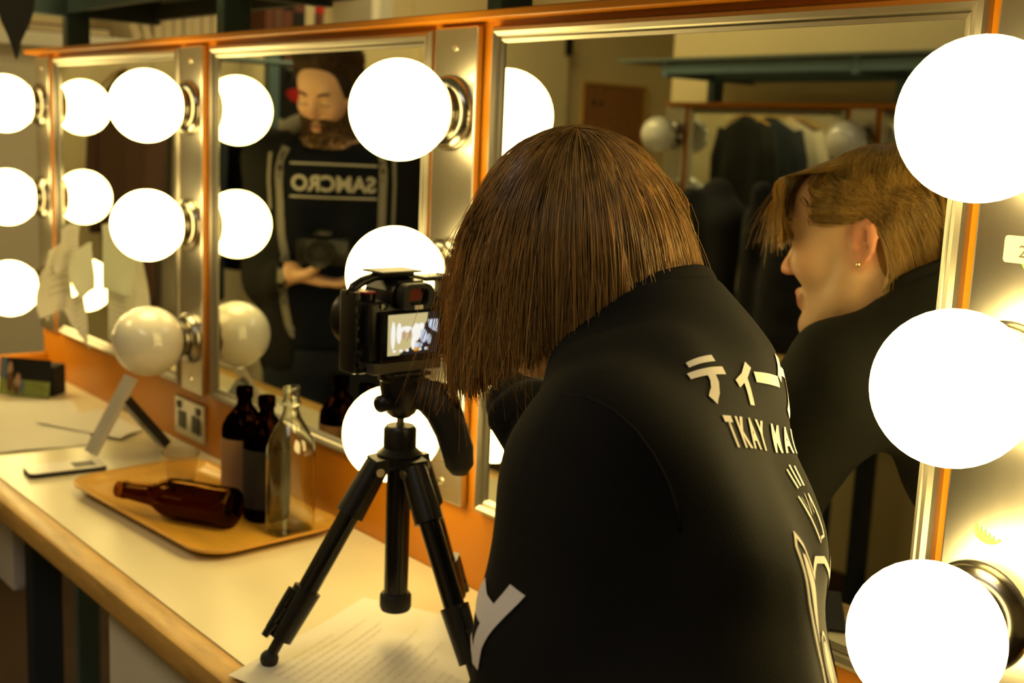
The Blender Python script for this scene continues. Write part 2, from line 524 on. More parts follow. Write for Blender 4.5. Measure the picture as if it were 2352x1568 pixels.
def bottle(name, label, cat, loc, outer, th, m, group=None, n=40):
    t = thing(name, label, cat, loc, 0, group)
    inner = [(max(r - th, 0.002), max(h, th * 1.8)) for r, h in outer if r > th]
    prof = [(0.0, outer[0][1])] + outer + inner[::-1] + [(0.0, th * 1.8)]
    MB().lathe(prof, (0, 0, 0), (0, 0, 1), n).build('glass', m, t, auto=60)
    return t
# clear swing bottle
clear_prof = [(0.032, 0.0), (0.0355, 0.003), (0.0365, 0.008), (0.0365, 0.118), (0.0355, 0.130), (0.031, 0.144), (0.022, 0.161), (0.0145, 0.174), (0.0115, 0.184), (0.0112, 0.190), (0.0132, 0.192), (0.0135, 0.197), (0.0118, 0.200), (0.0118, 0.212), (0.0125, 0.214), (0.0122, 0.219)]
cb = bottle('glass_bottle', 'clear glass bottle standing in front on the tray', 'bottle', (-1.020, -0.095, ZB), clear_prof, 0.0022, 'clear_glass', 'bottles on the tray')
MB().tube([(0.0137 * math.cos(a), 0.0137 * math.sin(a), 0.193 + 0.001 * math.sin(3 * a)) for a in [2 * math.pi * k / 24 for k in range(25)]], 0.0012, 6).build('wire_ring', 'steel', cb)
dark_prof = [(0.031, 0.0), (0.0345, 0.003), (0.0352, 0.008), (0.0352, 0.120), (0.034, 0.130), (0.028, 0.142), (0.018, 0.154), (0.0122, 0.162), (0.0112, 0.168), (0.0115, 0.172), (0.0133, 0.174), (0.0135, 0.188), (0.0122, 0.1905)]
def lab_band(t, m, r, z0, z1):
    MB().lathe([(r + 0.0004, z0), (r + 0.0009, z0), (r + 0.0009, z1), (r + 0.0004, z1)], (0, 0, 0), (0, 0, 1), 40, closed=True).build('label_band', m, t, auto=40)
b1 = bottle('brown_bottle', 'dark brown bottle with a tan paper label at the back of the tray', 'bottle', (-1.170, -0.092, ZB), dark_prof, 0.0022, 'dark_glass', 'bottles on the tray')
lab_band(b1, 'tan_label', 0.0352, 0.022, 0.112)
b2_ = dup(b1, (-1.095, -0.094, ZB), 0.4, 'dark brown bottle with a black label, between the tan labelled and clear bottles')
for ch in b2_.children:
    if ch.name.startswith('label_band'):
        me = ch.data.copy(); me.materials.clear(); me.materials.append(MATS['dark_label']); ch.data = me
        ch.scale = (1.0, 1.0, 1.0)
beer_prof = [(0.026, 0.0), (0.0295, 0.003), (0.0303, 0.008), (0.0303, 0.105), (0.0295, 0.115), (0.0245, 0.128), (0.0190, 0.138), (0.0165, 0.150), (0.0135, 0.185), (0.0128, 0.192), (0.0138, 0.193), (0.0140, 0.198), (0.0128, 0.200), (0.0132, 0.205), (0.0128, 0.208)]
bb = bottle('beer_bottle', 'amber beer bottle lying on its side on the tray', 'bottle', (-1.073, -0.158, ZB + 0.0308), beer_prof, 0.0022, 'amber_glass', 'bottles on the tray')
dirv = V((-1.249, -0.259, 0)) - V((-1.073, -0.158, 0))
bb.rotation_mode = 'QUATERNION'
bb.rotation_quaternion = V((0, 0, 1)).rotation_difference(V((dirv.x, dirv.y, 0.0)).normalized())
# plastic cup
cu = thing('plastic_cup', 'small clear plastic cup at the back corner of the tray', 'cup', (-1.325, -0.128, ZB))
prof = [(0.0, 0.0), (0.021, 0.0), (0.0225, 0.004), (0.0262, 0.030), (0.0285, 0.044), (0.0305, 0.052), (0.0318, 0.052), (0.0318, 0.0535), (0.0300, 0.0535), (0.0278, 0.044), (0.0255, 0.030), (0.0216, 0.005), (0.0, 0.004)]
MB().lathe(prof, (0, 0, 0), (0, 0, 1), 36).build('cup_wall', 'cup_plastic', cu, auto=50)

# paper sheets on the counter
def sheet(name, label, pts_fn, nu, nv, m='paper', cat='paper', th=0.0006, parent=None):
    vs_, fs_ = [], []
    for layer in (0, 1):
        for j in range(nv + 1):
            for i in range(nu + 1):
                p = V(pts_fn(i / nu, j / nv)); p.z += th * layer
                vs_.append(p)
    w = nu + 1; off = (nu + 1) * (nv + 1)
    for j in range(nv):
        for i in range(nu):
            a = j * w + i
            fs_.append((a, a + w, a + w + 1, a + 1))
            fs_.append((off + a, off + a + 1, off + a + w + 1, off + a + w))
    ring = [i for i in range(w)] + [j * w + nu for j in range(1, nv + 1)] + [nv * w + i for i in range(nu - 1, -1, -1)] + [j * w for j in range(nv - 1, 0, -1)]
    for a, b in zip(ring, ring[1:] + ring[:1]):
        fs_.append((a, b, off + b, off + a))
    o = MB().add(vs_, fs_).build(name, m, parent, smooth=False, auto=30)
    if parent is None: tag(o, label, cat)
    return o
def lerp(a, b, t): return a + (b - a) * t
def quadmap(c00, c10, c11, c01):
    c00, c10, c11, c01 = map(V, (c00, c10, c11, c01))
    return lambda u, v: (c00.lerp(c10, u)).lerp(c01.lerp(c11, u), v)

# script page under the tripod, its far edge curling up
q1 = quadmap((-0.640, -0.385, 0), (-0.352, -0.300, 0), (-0.510, -0.066, 0), (-0.735, -0.150, 0))
def page1(u, v):
    p = q1(u, v)
    c = max(0.0, v - 0.55) / 0.45
    return (p.x, p.y, ZD + 0.0045 + 0.010 * c * c * (0.4 + 0.6 * math.sin(u * 2.6)))
pg = sheet('script_page', 'printed script page lying under the tripod feet with a curled far edge', page1, 16, 20)
def text_lines(parent, mapfn, rows, seed, m='ink_light'):
    rr = random.Random(seed)
    mb = MB()
    for k in range(rows):
        v = 0.10 + 0.82 * k / rows
        if rr.random() < 0.18: continue
        a = 0.12 + (0.16 if rr.random() < 0.4 else 0.0)
        e = a + 0.25 + 0.45 * rr.random()
        u = a
        while u < min(e, 0.88):
            l = 0.02 + 0.05 * rr.random()
            q = []
            for (uu, vv) in ((u, v), (u + l, v), (u + l, v + 0.011), (u, v + 0.011)):
                p = V(mapfn(uu, vv)); p.z += 0.0009; q.append(p)
            n = len(mb.v)
            mb.v += [tuple(p) for p in q]; mb.f.append((n, n + 1, n + 2, n + 3))
            u += l + 0.012
    o = mb.build('printed_text', m, parent)
    return o
text_lines(pg, lambda u, v: page1(1 - v, u), 20, 3, 'ink_faint')
# black notebook under the page, at the front edge
nb = thing('notebook', 'black notebook under the script page at the bottom edge', 'notebook', (-0.44, -0.290, ZD), math.radians(-38))
MB().box((-0.10, -0.075, 0.0005), (0.105, 0.062, 0.004), bev=0.0005).build('cover', 'black_cloth', nb)
# loose papers, far left
q2 = quadmap((-1.672, -0.315, ZD + 0.001), (-1.650, -0.150, ZD + 0.001), (-2.010, -0.060, ZD + 0.001), (-2.100, -0.260, ZD + 0.001))
sheet('loose_sheet', 'large white sheet of paper on the counter behind the phone', lambda u, v: q2(u, v) + V((0, 0, 0.0012 * math.sin(6 * u + 4 * v) + 0.0013)), 10, 10)
q3 = quadmap((-1.650, -0.100, ZD + 0.0035), (-1.700, -0.035, ZD + 0.0035), (-1.900, -0.045, ZD + 0.0035), (-1.850, -0.190, ZD + 0.0035))
sheet('loose_sheet', 'smaller sheet of paper sticking out behind the folding easel', lambda u, v: q3(u, v) + V((0, 0, 0.002 + 0.0015 * math.sin(5 * u))), 8, 8)
# white phone
ph = thing('mobile_phone', 'white phone with a dark window lying near the front edge of the counter', 'phone', (-1.512, -0.252, ZD), math.radians(84))
pr = rounded_rect(0.128, 0.058, 0.010)
loft([[(x, y, z) for x, y in pr] for z in (0.0003, 0.007)]).build('body', 'black_plastic', ph, auto=40)
loft([[(x * 0.985, y * 0.97, z) for x, y in pr] for z in (0.0071, 0.0088)]).build('cover', 'white_plastic', ph, auto=40)
MB().box((0.012, -0.018, 0.0089), (0.048, 0.014, 0.0094)).build('window', 'grey_plastic', ph)
# folding easel (silver board and black strut)
ea = thing('folding_easel', 'silver and black folding easel standing like a tent below the unlit lamp', 'easel', (-1.57, -0.12, ZD))
def plank(a, b, w, th, x, m, nm):
    a, b = V(a), V(b)
    d = (b - a).normalized(); n = V((1, 0, 0)).cross(d).normalized()
    vs_ = [p + V((sx * w / 2 + x, 0, 0)) + n * (sn * th / 2) for p in (a, b) for sx in (-1, 1) for sn in (-1, 1)]
    MB().add(vs_, [(0, 1, 3, 2), (4, 6, 7, 5), (0, 4, 5, 1), (2, 3, 7, 6), (0, 2, 6, 4), (1, 5, 7, 3)]).build(nm, m, ea)
plank((0, -0.066, 0.0075), (0, 0.010, 0.140), 0.042, 0.009, 0.0, 'silver', 'front_board')
plank((0, 0.070, 0.010), (0, -0.006, 0.104), 0.046, 0.016, -0.002, 'black_plastic', 'strut')
MB().cyl((-0.02, 0.004, 0.098), (0.02, 0.004, 0.098), 0.003).build('hinge', 'steel', ea)
# black box with a photo card
bxo = thing('storage_box', 'black box with a picture card leaning on its front at the far left end', 'box', (-2.108, -0.125, ZD), math.radians(39))
MB().box((-0.052, 0.012, 0.0005), (0.057, 0.062, 0.066), bev=0.002).build('box_body', 'black_cloth', bxo)
ca = thing('photo_card', 'colour photo card of people on grass, leaning against the black box', 'photo', (-2.1045, -0.1287, ZD), math.radians(39))
tilt = RX(math.radians(-9))
def cbox(a, b): return MB().box(a, b, rot=tilt, piv=(0, 0, 0))
cbox((-0.060, -0.0045, 0.001), (0.060, -0.0033, 0.083)).build('card', 'photo_dark', ca)
cbox((-0.060, -0.0049, 0.002), (0.060, -0.0046, 0.036)).build('grass_print', 'grass', ca)
cbox((-0.060, -0.0049, 0.037), (-0.044, -0.0046, 0.082)).build('sky_print', 'photo_blue', ca)
for (x, z, sx, sz, mm) in ((-0.036, 0.055, 0.006, 0.02, 'photo_skin'), (-0.034, 0.030, 0.008, 0.022, 'photo_brown'), (-0.016, 0.034, 0.006, 0.016, 'photo_skin'), (-0.018, 0.016, 0.007, 0.012, 'photo_brown'), (-0.005, 0.022, 0.005, 0.016, 'photo_blue')):
    mb = MB()
    poly = [(x + sx * math.cos(2 * math.pi * k / 14), z + sz * math.sin(2 * math.pi * k / 14)) for k in range(14)]
    mb.prism([(p[0], p[1]) for p in poly], (1, 0, 0), tilt @ V((0, 0, 1)), tilt @ V((0, -1, 0)), tilt @ V((0, -0.0050, 0)), 0.0004)
    mb.build('figure_print', mm, ca)
# power outlet in the splashback
ol = thing('power_outlet', 'steel double power outlet set in the orange panel behind the bottles', 'outlet', (-1.555, 0, 0.902))
MB().box((-0.062, -0.007, -0.036), (0.062, -0.0004, 0.036), bev=0.002).build('faceplate', 'steel', ol)
for x in (-0.028, 0.03):
    MB().box((x - 0.016, -0.0085, -0.022), (x + 0.016, -0.0071, 0.010), bev=0.0004).build('socket', 'black_plastic', ol)
    MB().box((x - 0.020 + (0 if x < 0 else 0.022), -0.010, 0.014), (x - 0.006 + (0 if x < 0 else 0.022), -0.0071, 0.028), bev=0.001).build('switch', 'black_gloss', ol)
MB().lathe([(0.004, 0), (0.003, 0.002), (0, 0.0025)], (0.05, -0.007, -0.027), (0, -1, 0), 10).build('screw', 'screw', ol)

# papers taped to the left mirror, curling away from it
WD = V((0.52, -0.85, 0)).normalized()
def curl(ax, w, z0, z1, yb, amp, ph_, taper=0.0):
    def f(u, v):
        wid = w * (1 - taper * v)
        base = V((ax, yb - 0.008, lerp(z1, z0, v)))
        bend = amp * math.sin(ph_ + 2.4 * v) * v
        p = base + WD * (wid * u) + V((-0.85, -0.52, 0)) * (bend * (0.3 + u) + 0.004 * math.sin(3 * u + 5 * v + ph_))
        p.z += 0.006 * math.sin(4 * u + ph_)
        return p
    return f
specs = [(-2.035, 0.060, 1.130, 1.222, -0.020, 0.02, 0.2, 0.0, 'paper', 'short written note at the top of the papers on the far left mirror'),
         (-2.050, 0.072, 1.040, 1.180, -0.034, 0.03, 0.6, -0.25, 'paper', 'long curling note in front of the papers on the far left mirror'),
         (-2.000, 0.070, 1.085, 1.185, -0.006, 0.02, 1.4, 0.1, 'paper_green', 'pale green slip behind the notes on the far left mirror'),
         (-2.010, 0.060, 0.975, 1.085, -0.022, 0.03, 2.0, 0.45, 'paper', 'narrow note hanging lowest on the far left mirror')]
for k, (x0, w0, z0, z1, yb, amp, p_, tp_, mm, lab) in enumerate(specs):
    fn = curl(x0, w0, z0, z1, yb, amp, p_, tp_)
    def fz(u, v, fn=fn): return fn(u, v)
    vs_, fs_ = [], []
    nu, nv = 10, 16
    for lay in (0, 1):
        for jj in range(nv + 1):
            for ii in range(nu + 1):
                vs_.append(fn(ii / nu, jj / nv) + V((0.85, 0.52, 0)) * (0.0004 * lay))
    w9 = nu + 1; of = w9 * (nv + 1)
    for jj in range(nv):
        for ii in range(nu):
            a = jj * w9 + ii
            fs_ += [(a, a + 1, a + w9 + 1, a + w9), (of + a, of + a + w9, of + a + w9 + 1, of + a + 1)]
    rg = [q for q in range(w9)] + [jj * w9 + nu for jj in range(1, nv + 1)] + [nv * w9 + q for q in range(nu - 1, -1, -1)] + [jj * w9 for jj in range(nv - 1, 0, -1)]
    for a, c in zip(rg, rg[1:] + rg[:1]): fs_.append((a, of + a, of + c, c))
    o = tag(MB().add(vs_, fs_).build('pinned_note', mm, None, auto=40), lab, 'paper')
    if mm == 'paper':
        rr = random.Random(k)
        mb = MB()
        for r in range(6):
            v = 0.16 + 0.11 * r
            e = 0.55 + 0.35 * rr.random()
            for q in range(6):
                ua = 0.12 + (e - 0.12) * q / 6; ub = ua + (e - 0.12) / 6 * 0.8
                for sd in (0.0012, -0.0008):
                    n = len(mb.v)
                    mb.v += [tuple(fn(uu, vv) + V((0.85, 0.52, 0)) * sd) for (uu, vv) in ((ua, v), (ub, v), (ub, v + 0.028), (ua, v + 0.028))]
                    mb.f.append((n, n + 1, n + 2, n + 3))
        mb.build('handwriting', 'ink_light', o)
# stickers on the nearest plate
def text_mesh(body, size, bold=0.0, ext=0.0):
    cu_ = bpy.data.curves.new('t', 'FONT'); cu_.body = body; cu_.size = size; cu_.offset = bold; cu_.align_x = 'CENTER'; cu_.resolution_u = 3
    cu_.extrude = ext
    o = bpy.data.objects.new('t', cu_); COL.objects.link(o)
    dg = bpy.context.evaluated_depsgraph_get()
    me = bpy.data.meshes.new_from_object(o.evaluated_get(dg))
    bpy.data.objects.remove(o); bpy.data.curves.remove(cu_)
    return me
st = thing('price_sticker', 'cream price sticker over a round green one on the nearest lamp plate', 'sticker', (0.012, -0.0121, 1.372), 0)
loft([[(x, -y2, z) for x, z in rounded_rect(0.046, 0.022, 0.003, 4)] for y2 in (0.0008, 0.0013)]).build('cream_label', 'cream_sticker', st)
MB().lathe([(0.014, 0.0001), (0.014, 0.0006)], (0.006, 0, -0.006), (0, -1, 0), 28).build('green_label', 'green_sticker', st)
me = text_mesh('245', 0.014)
for v in me.vertices: v.co = V((v.co.x + 0.0, -0.0015, v.co.y - 0.006))
mesh_obj('handwriting', me, 'ink', st)
g2 = thing('torn_sticker', 'torn remains of a green sticker on the nearest lamp plate', 'sticker', (0.003, -0.0121, 1.136))
poly = [(-0.013, 0.002)] + [(-0.013 + 0.002 * k, (0.004 if k % 2 else -0.001) - 0.0008 * k) for k in range(1, 12)] + [(0.012, -0.006)] + [(0.013 * math.cos(a), -0.002 + 0.010 * math.sin(a)) for a in [math.radians(d) for d in range(-25, -175, -15)]]
MB().prism(poly, (1, 0, 0), (0, 0, 1), (0, -1, 0), (0, 0, 0), 0.0004).build('residue', 'green_sticker', g2)

# black necktie tip hanging from the shelf beam
tie = thing('necktie', 'black pointed necktie hanging from the overhead shelf at top left', 'tie', (-1.85, -0.206, 1.56))
poly = [(0.0, -0.012), (0.006, 0.004), (0.010, 0.020), (0.030, 0.052), (0.040, 0.075), (0.046, 0.110), (-0.036, 0.110), (-0.040, 0.085), (-0.032, 0.060), (-0.016, 0.030), (-0.006, 0.006)]
MB().prism([(x * 1.35, z) for x, z in poly], (0.92, 0.3, 0), (0, 0, 1), (0.3, -0.92, 0), (0, 0, 0), 0.004).build('blade', 'black_cloth', tie)
MB().box((-0.02, -0.002, 0.10), (0.02, 0.004, 0.16)).build('loop', 'black_cloth', tie)

# ------------------------------------------------------------------ tripod
TX, TY = -0.612, -0.186
tp = thing('tripod', 'black photo tripod with a pistol grip head standing on the counter', 'tripod', (TX, TY, ZD))
def L(p): return V(p) - V((TX, TY, ZD))
col = MB().cyl((0, 0, 0.062), (0, 0, 0.235), 0.0140, n=28)
col.build('centre_column', 'black_gloss', tp, auto=40)
MB().lathe([(0.0, 0.045), (0.017, 0.045), (0.0185, 0.049), (0.0185, 0.062), (0.016, 0.066), (0.0, 0.066)], n=24).build('column_cap', 'black_rubber', tp, auto=40)
MB().lathe([(0.0, 0.220), (0.024, 0.220), (0.026, 0.226), (0.026, 0.234), (0.019, 0.240), (0.019, 0.262), (0.016, 0.266), (0.0, 0.267)], n=28).build('collar', 'black_plastic', tp, auto=40)
MB().cyl((0, 0, 0.266), (0, 0, 0.277), 0.0045, n=14).build('mount_stud', 'steel', tp)
# spider with three arms
legs = [V((-0.640, -0.335, ZD)), V((-0.455, -0.185, ZD)), V((-0.628, -0.078, ZD))]
sp = MB()
for f in legs:
    d = L(f); d.z = 0; d.normalize(); e = V((-d.y, d.x, 0))
    sp.add([p for s in (-1, 1) for p in (e * (s * 0.019) + V((0, 0, 0.220)), e * (s * 0.019) + V((0, 0, 0.234)), d * 0.034 + e * (s * 0.015) + V((0, 0, 0.216)), d * 0.034 + e * (s * 0.015) + V((0, 0, 0.230)))],
           [(0, 1, 3, 2), (4, 6, 7, 5), (0, 4, 5, 1), (2, 3, 7, 6), (1, 5, 7, 3), (0, 2, 6, 4)])
sp.build('spider', 'black_plastic', tp)
for f in legs:
    d = L(f); dh = V((d.x, d.y, 0)).normalized()
    top = dh * 0.030 + V((0, 0, 0.217))
    foot = V((d.x, d.y, 0.0)) + V((0, 0, 0.012))
    ax = (foot - top).normalized(); ln = (foot - top).length
    lg = MB().cyl(top + ax * 0.05, top + ax * (ln * 0.66), 0.0118, n=20).build('leg', 'black_gloss', tp, auto=40)
    MB().cyl(top - ax * 0.006, top + ax * 0.058, 0.0145, 0.0165, n=20).build('leg_sleeve', 'black_plastic', lg, auto=40)
    MB().cyl(top + ax * (ln * 0.64), top + ax * (ln * 0.90), 0.0162, 0.0135, n=20).build('leg_clamp', 'black_plastic', lg, auto=40)
    side = ax.cross(V((0, 0, 1))).normalized()
    out = side.cross(ax).normalized()
    for q_, ll in ((0.665, 0.030), (0.755, 0.028), (0.84, 0.018)):
        c = top + ax * (ln * q_) + out * 0.016
        MB().cyl(c, c + ax * ll + out * 0.003, 0.006, 0.004, n=10).build('clamp_lever', 'black_plastic', lg)
    MB().cyl(top + ax * (ln * 0.89), foot, 0.0065, n=14).build('leg_tip', 'black_plastic', lg)
    MB().sphere(foot - V((0, 0, 0.001)), 0.0105, 16, 10).build('rubber_foot', 'black_rubber', lg, smooth=True)
    MB().cyl(top + side * -0.017, top + side * 0.017, 0.005, n=12).build('pivot_bolt', 'steel', lg)
# pistol grip head
MB().lathe([(0.0, 0.276), (0.011, 0.276), (0.017, 0.281), (0.022, 0.292), (0.0235, 0.304), (0.0245, 0.308), (0.0245, 0.318), (0.027, 0.320), (0.027, 0.3255), (0.0, 0.3255)], n=28).build('grip_head', 'black_plastic', tp, auto=35)
kv = V((0.25, -0.97, 0)).normalized()
MB().lathe([(0.0, 0.022), (0.008, 0.022), (0.010, 0.026), (0.010, 0.036), (0.006, 0.040), (0.0, 0.040)], (0, 0, 0.296), kv, 16).build('friction_knob', 'black_plastic', tp, auto=40)
gd = V((0.60, 0.80, 0)).normalized()
gpts = [gd * 0.008 + V((0, 0, 0.303)), gd * 0.020 + V((0, 0, 0.305)), gd * 0.034 + V((0, 0, 0.298)), gd * 0.046 + V((0, 0, 0.284)), gd * 0.058 + V((0, 0, 0.262)), gd * 0.066 + V((0, 0, 0.238)), gd * 0.069 + V((0, 0, 0.220)), gd * 0.069 + V((0, 0, 0.210))]
MB().tube(gpts, [0.017, 0.0195, 0.0200, 0.0195, 0.0195, 0.0190, 0.0165, 0.009], 16).build('grip_handle', 'black_rubber', tp, smooth=True)
MB().tube([p + gd * 0.012 + V((0, 0, 0.010)) for p in gpts[1:5]], [0.006, 0.010, 0.010, 0.005], 10).build('trigger_lever', 'black_gloss', tp, smooth=True)
MB().box((-0.022, -0.026, 0.3258), (0.022, 0.026, 0.3300), bev=0.001).build('release_plate', 'black_plastic', tp)

# ------------------------------------------------------------------ video camera on the tripod (lens towards -x)
CX, CY, CZ = -0.612, -0.186, ZD + 0.3303
vc = thing('video_camera', 'black mirrorless camera in a metal cage on the tripod', 'camera', (CX, CY, CZ), math.radians(2))
# local: +x is the back (screen side), y: -y is left in the picture
MB().box((-0.020, -0.048, 0.0005), (0.014, 0.045, 0.0125), bev=0.001).build('cage_base', 'grey_plastic', vc)
MB().box((-0.036, -0.053, 0.0130), (0.010, 0.060, 0.080), bev=0.006).build('body', 'black_plastic', vc, auto=35)
MB().box((-0.060, 0.030, 0.0135), (-0.030, 0.062, 0.078), bev=0.010).build('hand_grip', 'black_rubber', vc, auto=35)
hump = [(-0.026, 0.0), (0.026, 0.0), (0.024, 0.012), (0.017, 0.023), (-0.017, 0.023), (-0.024, 0.012)]
MB().prism([(a, b) for a, b in hump], (0, 1, 0), (0, 0, 1), (1, 0, 0), (-0.040, 0.0, 0.0795), 0.052).build('viewfinder_hump', 'black_plastic', vc)
ec = [[(x, y * s, 0.0865 + z * s) for y, z in rounded_rect(0.044, 0.030, 0.010, 5)] for x, s in ((0.0105, 0.9), (0.020, 1.0), (0.028, 0.95), (0.028, 0.62), (0.018, 0.55))]
loft(ec, True, True).build('eyecup', 'black_rubber', vc, auto=40)
MATS['eyepiece'] = mat('eyepiece_glass', (0.26, 0.06, 0.05), 0.08, coat=1.0)
loft([[(x, y, 0.0885 + z) for y, z in rounded_rect(0.0195, 0.0150, 0.004, 4)] for x in (0.0182, 0.0195)]).build('eyepiece', 'eyepiece', vc)
MB().box((0.0282, -0.006, 0.0730), (0.0292, 0.005, 0.0775)).build('eye_sensor', 'white_plastic', vc)
mon = MB().box((0.0105, -0.0425, 0.0145), (0.0185, 0.041, 0.0705), bev=0.0015).build('flip_screen', 'black_gloss', vc)
# picture on the screen: a bright room with a dark figure and a globe
def scr(y0, z0, y1, z1, m, x=0.0187): 
    return MB().box((x, y0, z0), (x + 0.0003, y1, z1))
for nm, c, e in (('scr_bg', (0.80, 0.66, 0.30), 0.62), ('scr_white', (0.95, 0.92, 0.85), 0.85), ('scr_black', (0.02, 0.022, 0.03), 0.4), ('scr_blue', (0.62, 0.68, 0.80), 0.8), ('scr_pink', (0.75, 0.45, 0.30), 0.6), ('scr_orange', (0.95, 0.42, 0.02), 0.7)):
    mat(nm, (0.01, 0.01, 0.01), 0.25, emit=(*c, e))
scr(-0.0345, 0.0215, 0.034, 0.067, '').build('picture', 'scr_bg', mon)
def spoly(pts, m, x): MB().prism(pts, (0, 1, 0), (0, 0, 1), (1, 0, 0), (x, 0, 0), 0.0002).build('picture_patch', m, mon)
spoly([(0.0345, 0.0212), (0.0345, 0.0672), (0.020, 0.0672), (0.019, 0.058), (0.013, 0.050), (0.010, 0.040), (0.003, 0.031), (-0.012, 0.0258), (-0.020, 0.0212)], 'scr_black', 0.0191)
spoly([(0.034, 0.059), (0.020, 0.059), (0.0215, 0.051), (0.026, 0.047), (0.034, 0.0435)], 'scr_blue', 0.0194)
for (yc, zc, a, b, mm) in ((0.004, 0.046, 0.006, 0.010, 'scr_white'), (0.011, 0.052, 0.004, 0.004, 'scr_white'), (0.000, 0.034, 0.003, 0.008, 'scr_white'), (0.014, 0.041, 0.005, 0.008, 'scr_blue'), (0.007, 0.031, 0.006, 0.003, 'scr_blue'), (0.022, 0.037, 0.003, 0.006, 'scr_blue'), (-0.010, 0.050, 0.009, 0.0035, 'scr_white'), (-0.013, 0.044, 0.002, 0.006, 'scr_pink'), (-0.005, 0.044, 0.0018, 0.006, 'scr_pink'), (-0.020, 0.046, 0.0035, 0.012, 'scr_white'), (-0.028, 0.044, 0.003, 0.016, 'scr_white')):
    spoly([(yc + a * math.cos(2 * math.pi * k / 12), zc + b * math.sin(2 * math.pi * k / 12)) for k in range(12)], mm, 0.0197)
spoly([(0.001, 0.0245), (0.009, 0.0245), (0.009, 0.0285), (0.001, 0.0285)], 'scr_orange', 0.0199)
for k in range(6):
    if k in (3,): continue
    y = -0.028 + k * 0.0088
    spoly([(y, 0.0250), (y + 0.004, 0.0250), (y + 0.004, 0.0278), (y, 0.0278)], 'scr_white', 0.0199)
MB().lathe([(0.0, 0.0), (0.009, 0.0), (0.009, 0.007), (0.0, 0.0075)], (-0.014, -0.040, 0.0802), (0, 0, 1), 24).build('mode_dial', 'black_plastic', vc, auto=40)
MB().lathe([(0.0, 0.0), (0.0095, 0.0), (0.0095, 0.002), (0.0, 0.0022)], (-0.014, -0.040, 0.0877), (0, 0, 1), 24).build('red_ring', 'red', vc)
MB().lathe([(0.0, 0.0), (0.010, 0.0), (0.010, 0.006), (0.0, 0.0065)], (-0.012, 0.044, 0.0802), (0, 0, 1), 24).build('control_dial', 'black_plastic', vc, auto=40)
for (y, z) in ((0.0335, 0.083), (-0.036, 0.082), (-0.034, 0.098), (0.0525, 0.060), (0.0525, 0.048), (0.0525, 0.036)):
    MB().lathe([(0.0, 0.0), (0.0036, 0.0), (0.0036, 0.002), (0.0, 0.0024)], (0.0102, y, min(z, 0.0755)), (1, 0, 0), 14).build('button', 'black_gloss', vc)
# lens
MB().lathe([(0.0, 0.0), (0.032, 0.0), (0.032, 0.010), (0.034, 0.012), (0.034, 0.050), (0.035, 0.052), (0.035, 0.062), (0.032, 0.062), (0.028, 0.056), (0.0, 0.056)], (-0.0365, 0.002, 0.047), (-1, 0, 0), 36).build('lens', 'black_plastic', vc, auto=35)
# cage frame: left upright, top plate, right upright, handle
MB().box((-0.030, -0.066, 0.0005), (0.000, -0.059, 0.092), bev=0.003).build('cage_left_side', 'black_plastic', vc, auto=40)
for k in range(6):
    MB().cyl((0.0002, -0.0625, 0.012 + k * 0.0135), (0.0016, -0.0625, 0.012 + k * 0.0135), 0.0028, n=12).build('cage_bolt', 'black_gloss', vc)
MB().box((-0.030, -0.0585, 0.0005), (0.000, -0.0485, 0.008), bev=0.001).build('cage_foot', 'black_plastic', vc)
MB().tube([(-0.015, -0.0625, 0.086), (-0.015, -0.058, 0.095), (-0.015, -0.046, 0.101), (-0.015, -0.030, 0.1055), (-0.015, 0.022, 0.1065)], [0.005, 0.0055, 0.0055, 0.005, 0.0045], 10).build('cage_top_bar', 'black_plastic', vc, smooth=True)
MB().box((-0.034, -0.034, 0.1100), (0.004, 0.022, 0.1125), bev=0.0008).build('cold_shoe_plate', 'grey_plastic', vc)
MB().box((-0.030, 0.0645, 0.0005), (0.000, 0.071, 0.105), bev=0.003).build('cage_right_side', 'black_plastic', vc, auto=40)
MB().box((-0.030, 0.030, 0.0985), (0.000, 0.064, 0.104), bev=0.002).build('cage_top_plate', 'black_plastic', vc)

# ------------------------------------------------------------------ end wall: cupboards with a book shelf above
cbt = thing('wall_cupboard', 'cream cupboards along the end wall with a book shelf on top', 'cupboard', (XE, 0.4, 0))
MB().box((0.001, -0.5, 0.02), (0.30, 1.15, 1.655)).build('carcass', 'cabinet', cbt)
for k in range(4):
    y0 = -0.49 + k * 0.41
    d_ = MB().box((0.3005, y0, 0.06), (0.318, y0 + 0.40, 1.60), bev=0.003).build('door', 'cabinet', cbt)
    MB().cyl((0.3185, y0 + 0.36, 0.95), (0.338, y0 + 0.36, 0.95), 0.010, 0.013, 14).build('knob', 'steel', d_)
MB().box((0.001, -0.52, 1.6555), (0.34, 1.17, 1.70), bev=0.004).build('shelf_top', 'cream_white', cbt)
MB().box((0.001, -0.52, 2.10), (0.30, 1.17, 2.135), bev=0.003).build('upper_shelf', 'cream_white', cbt)
MB().box((0.001, 1.13, 1.7005), (0.28, 1.165, 2.0995)).build('side_panel', 'cream_white', cbt)
rb = random.Random(5)
bk = 0
def book(y, w, h, d, lean, m, m2, lab):
    t = thing('book', lab, 'book', (XE + 0.30 - d / 2, 0.4 + y, 1.7002), 0, 'books on the end wall shelf')
    R_ = RX(lean)
    pv = (0, (w / 2 if lean < 0 else -w / 2), 0)
    MB().box((-d / 2, -w / 2, 0), (d / 2, w / 2, h), rot=R_, piv=pv, bev=0.002).build('cover', m, t)
    MB().box((-d / 2 + 0.004, -w / 2 - 0.0004, h * 0.62), (d / 2 + 0.0006, w / 2 + 0.0004, h * 0.97), rot=R_, piv=pv).build('spine_band', m2, t)
ords = ['first', 'second', 'third', 'fourth', 'fifth', 'sixth', 'seventh', 'eighth', 'ninth', 'tenth', 'eleventh', 'twelfth']
y = 0.30
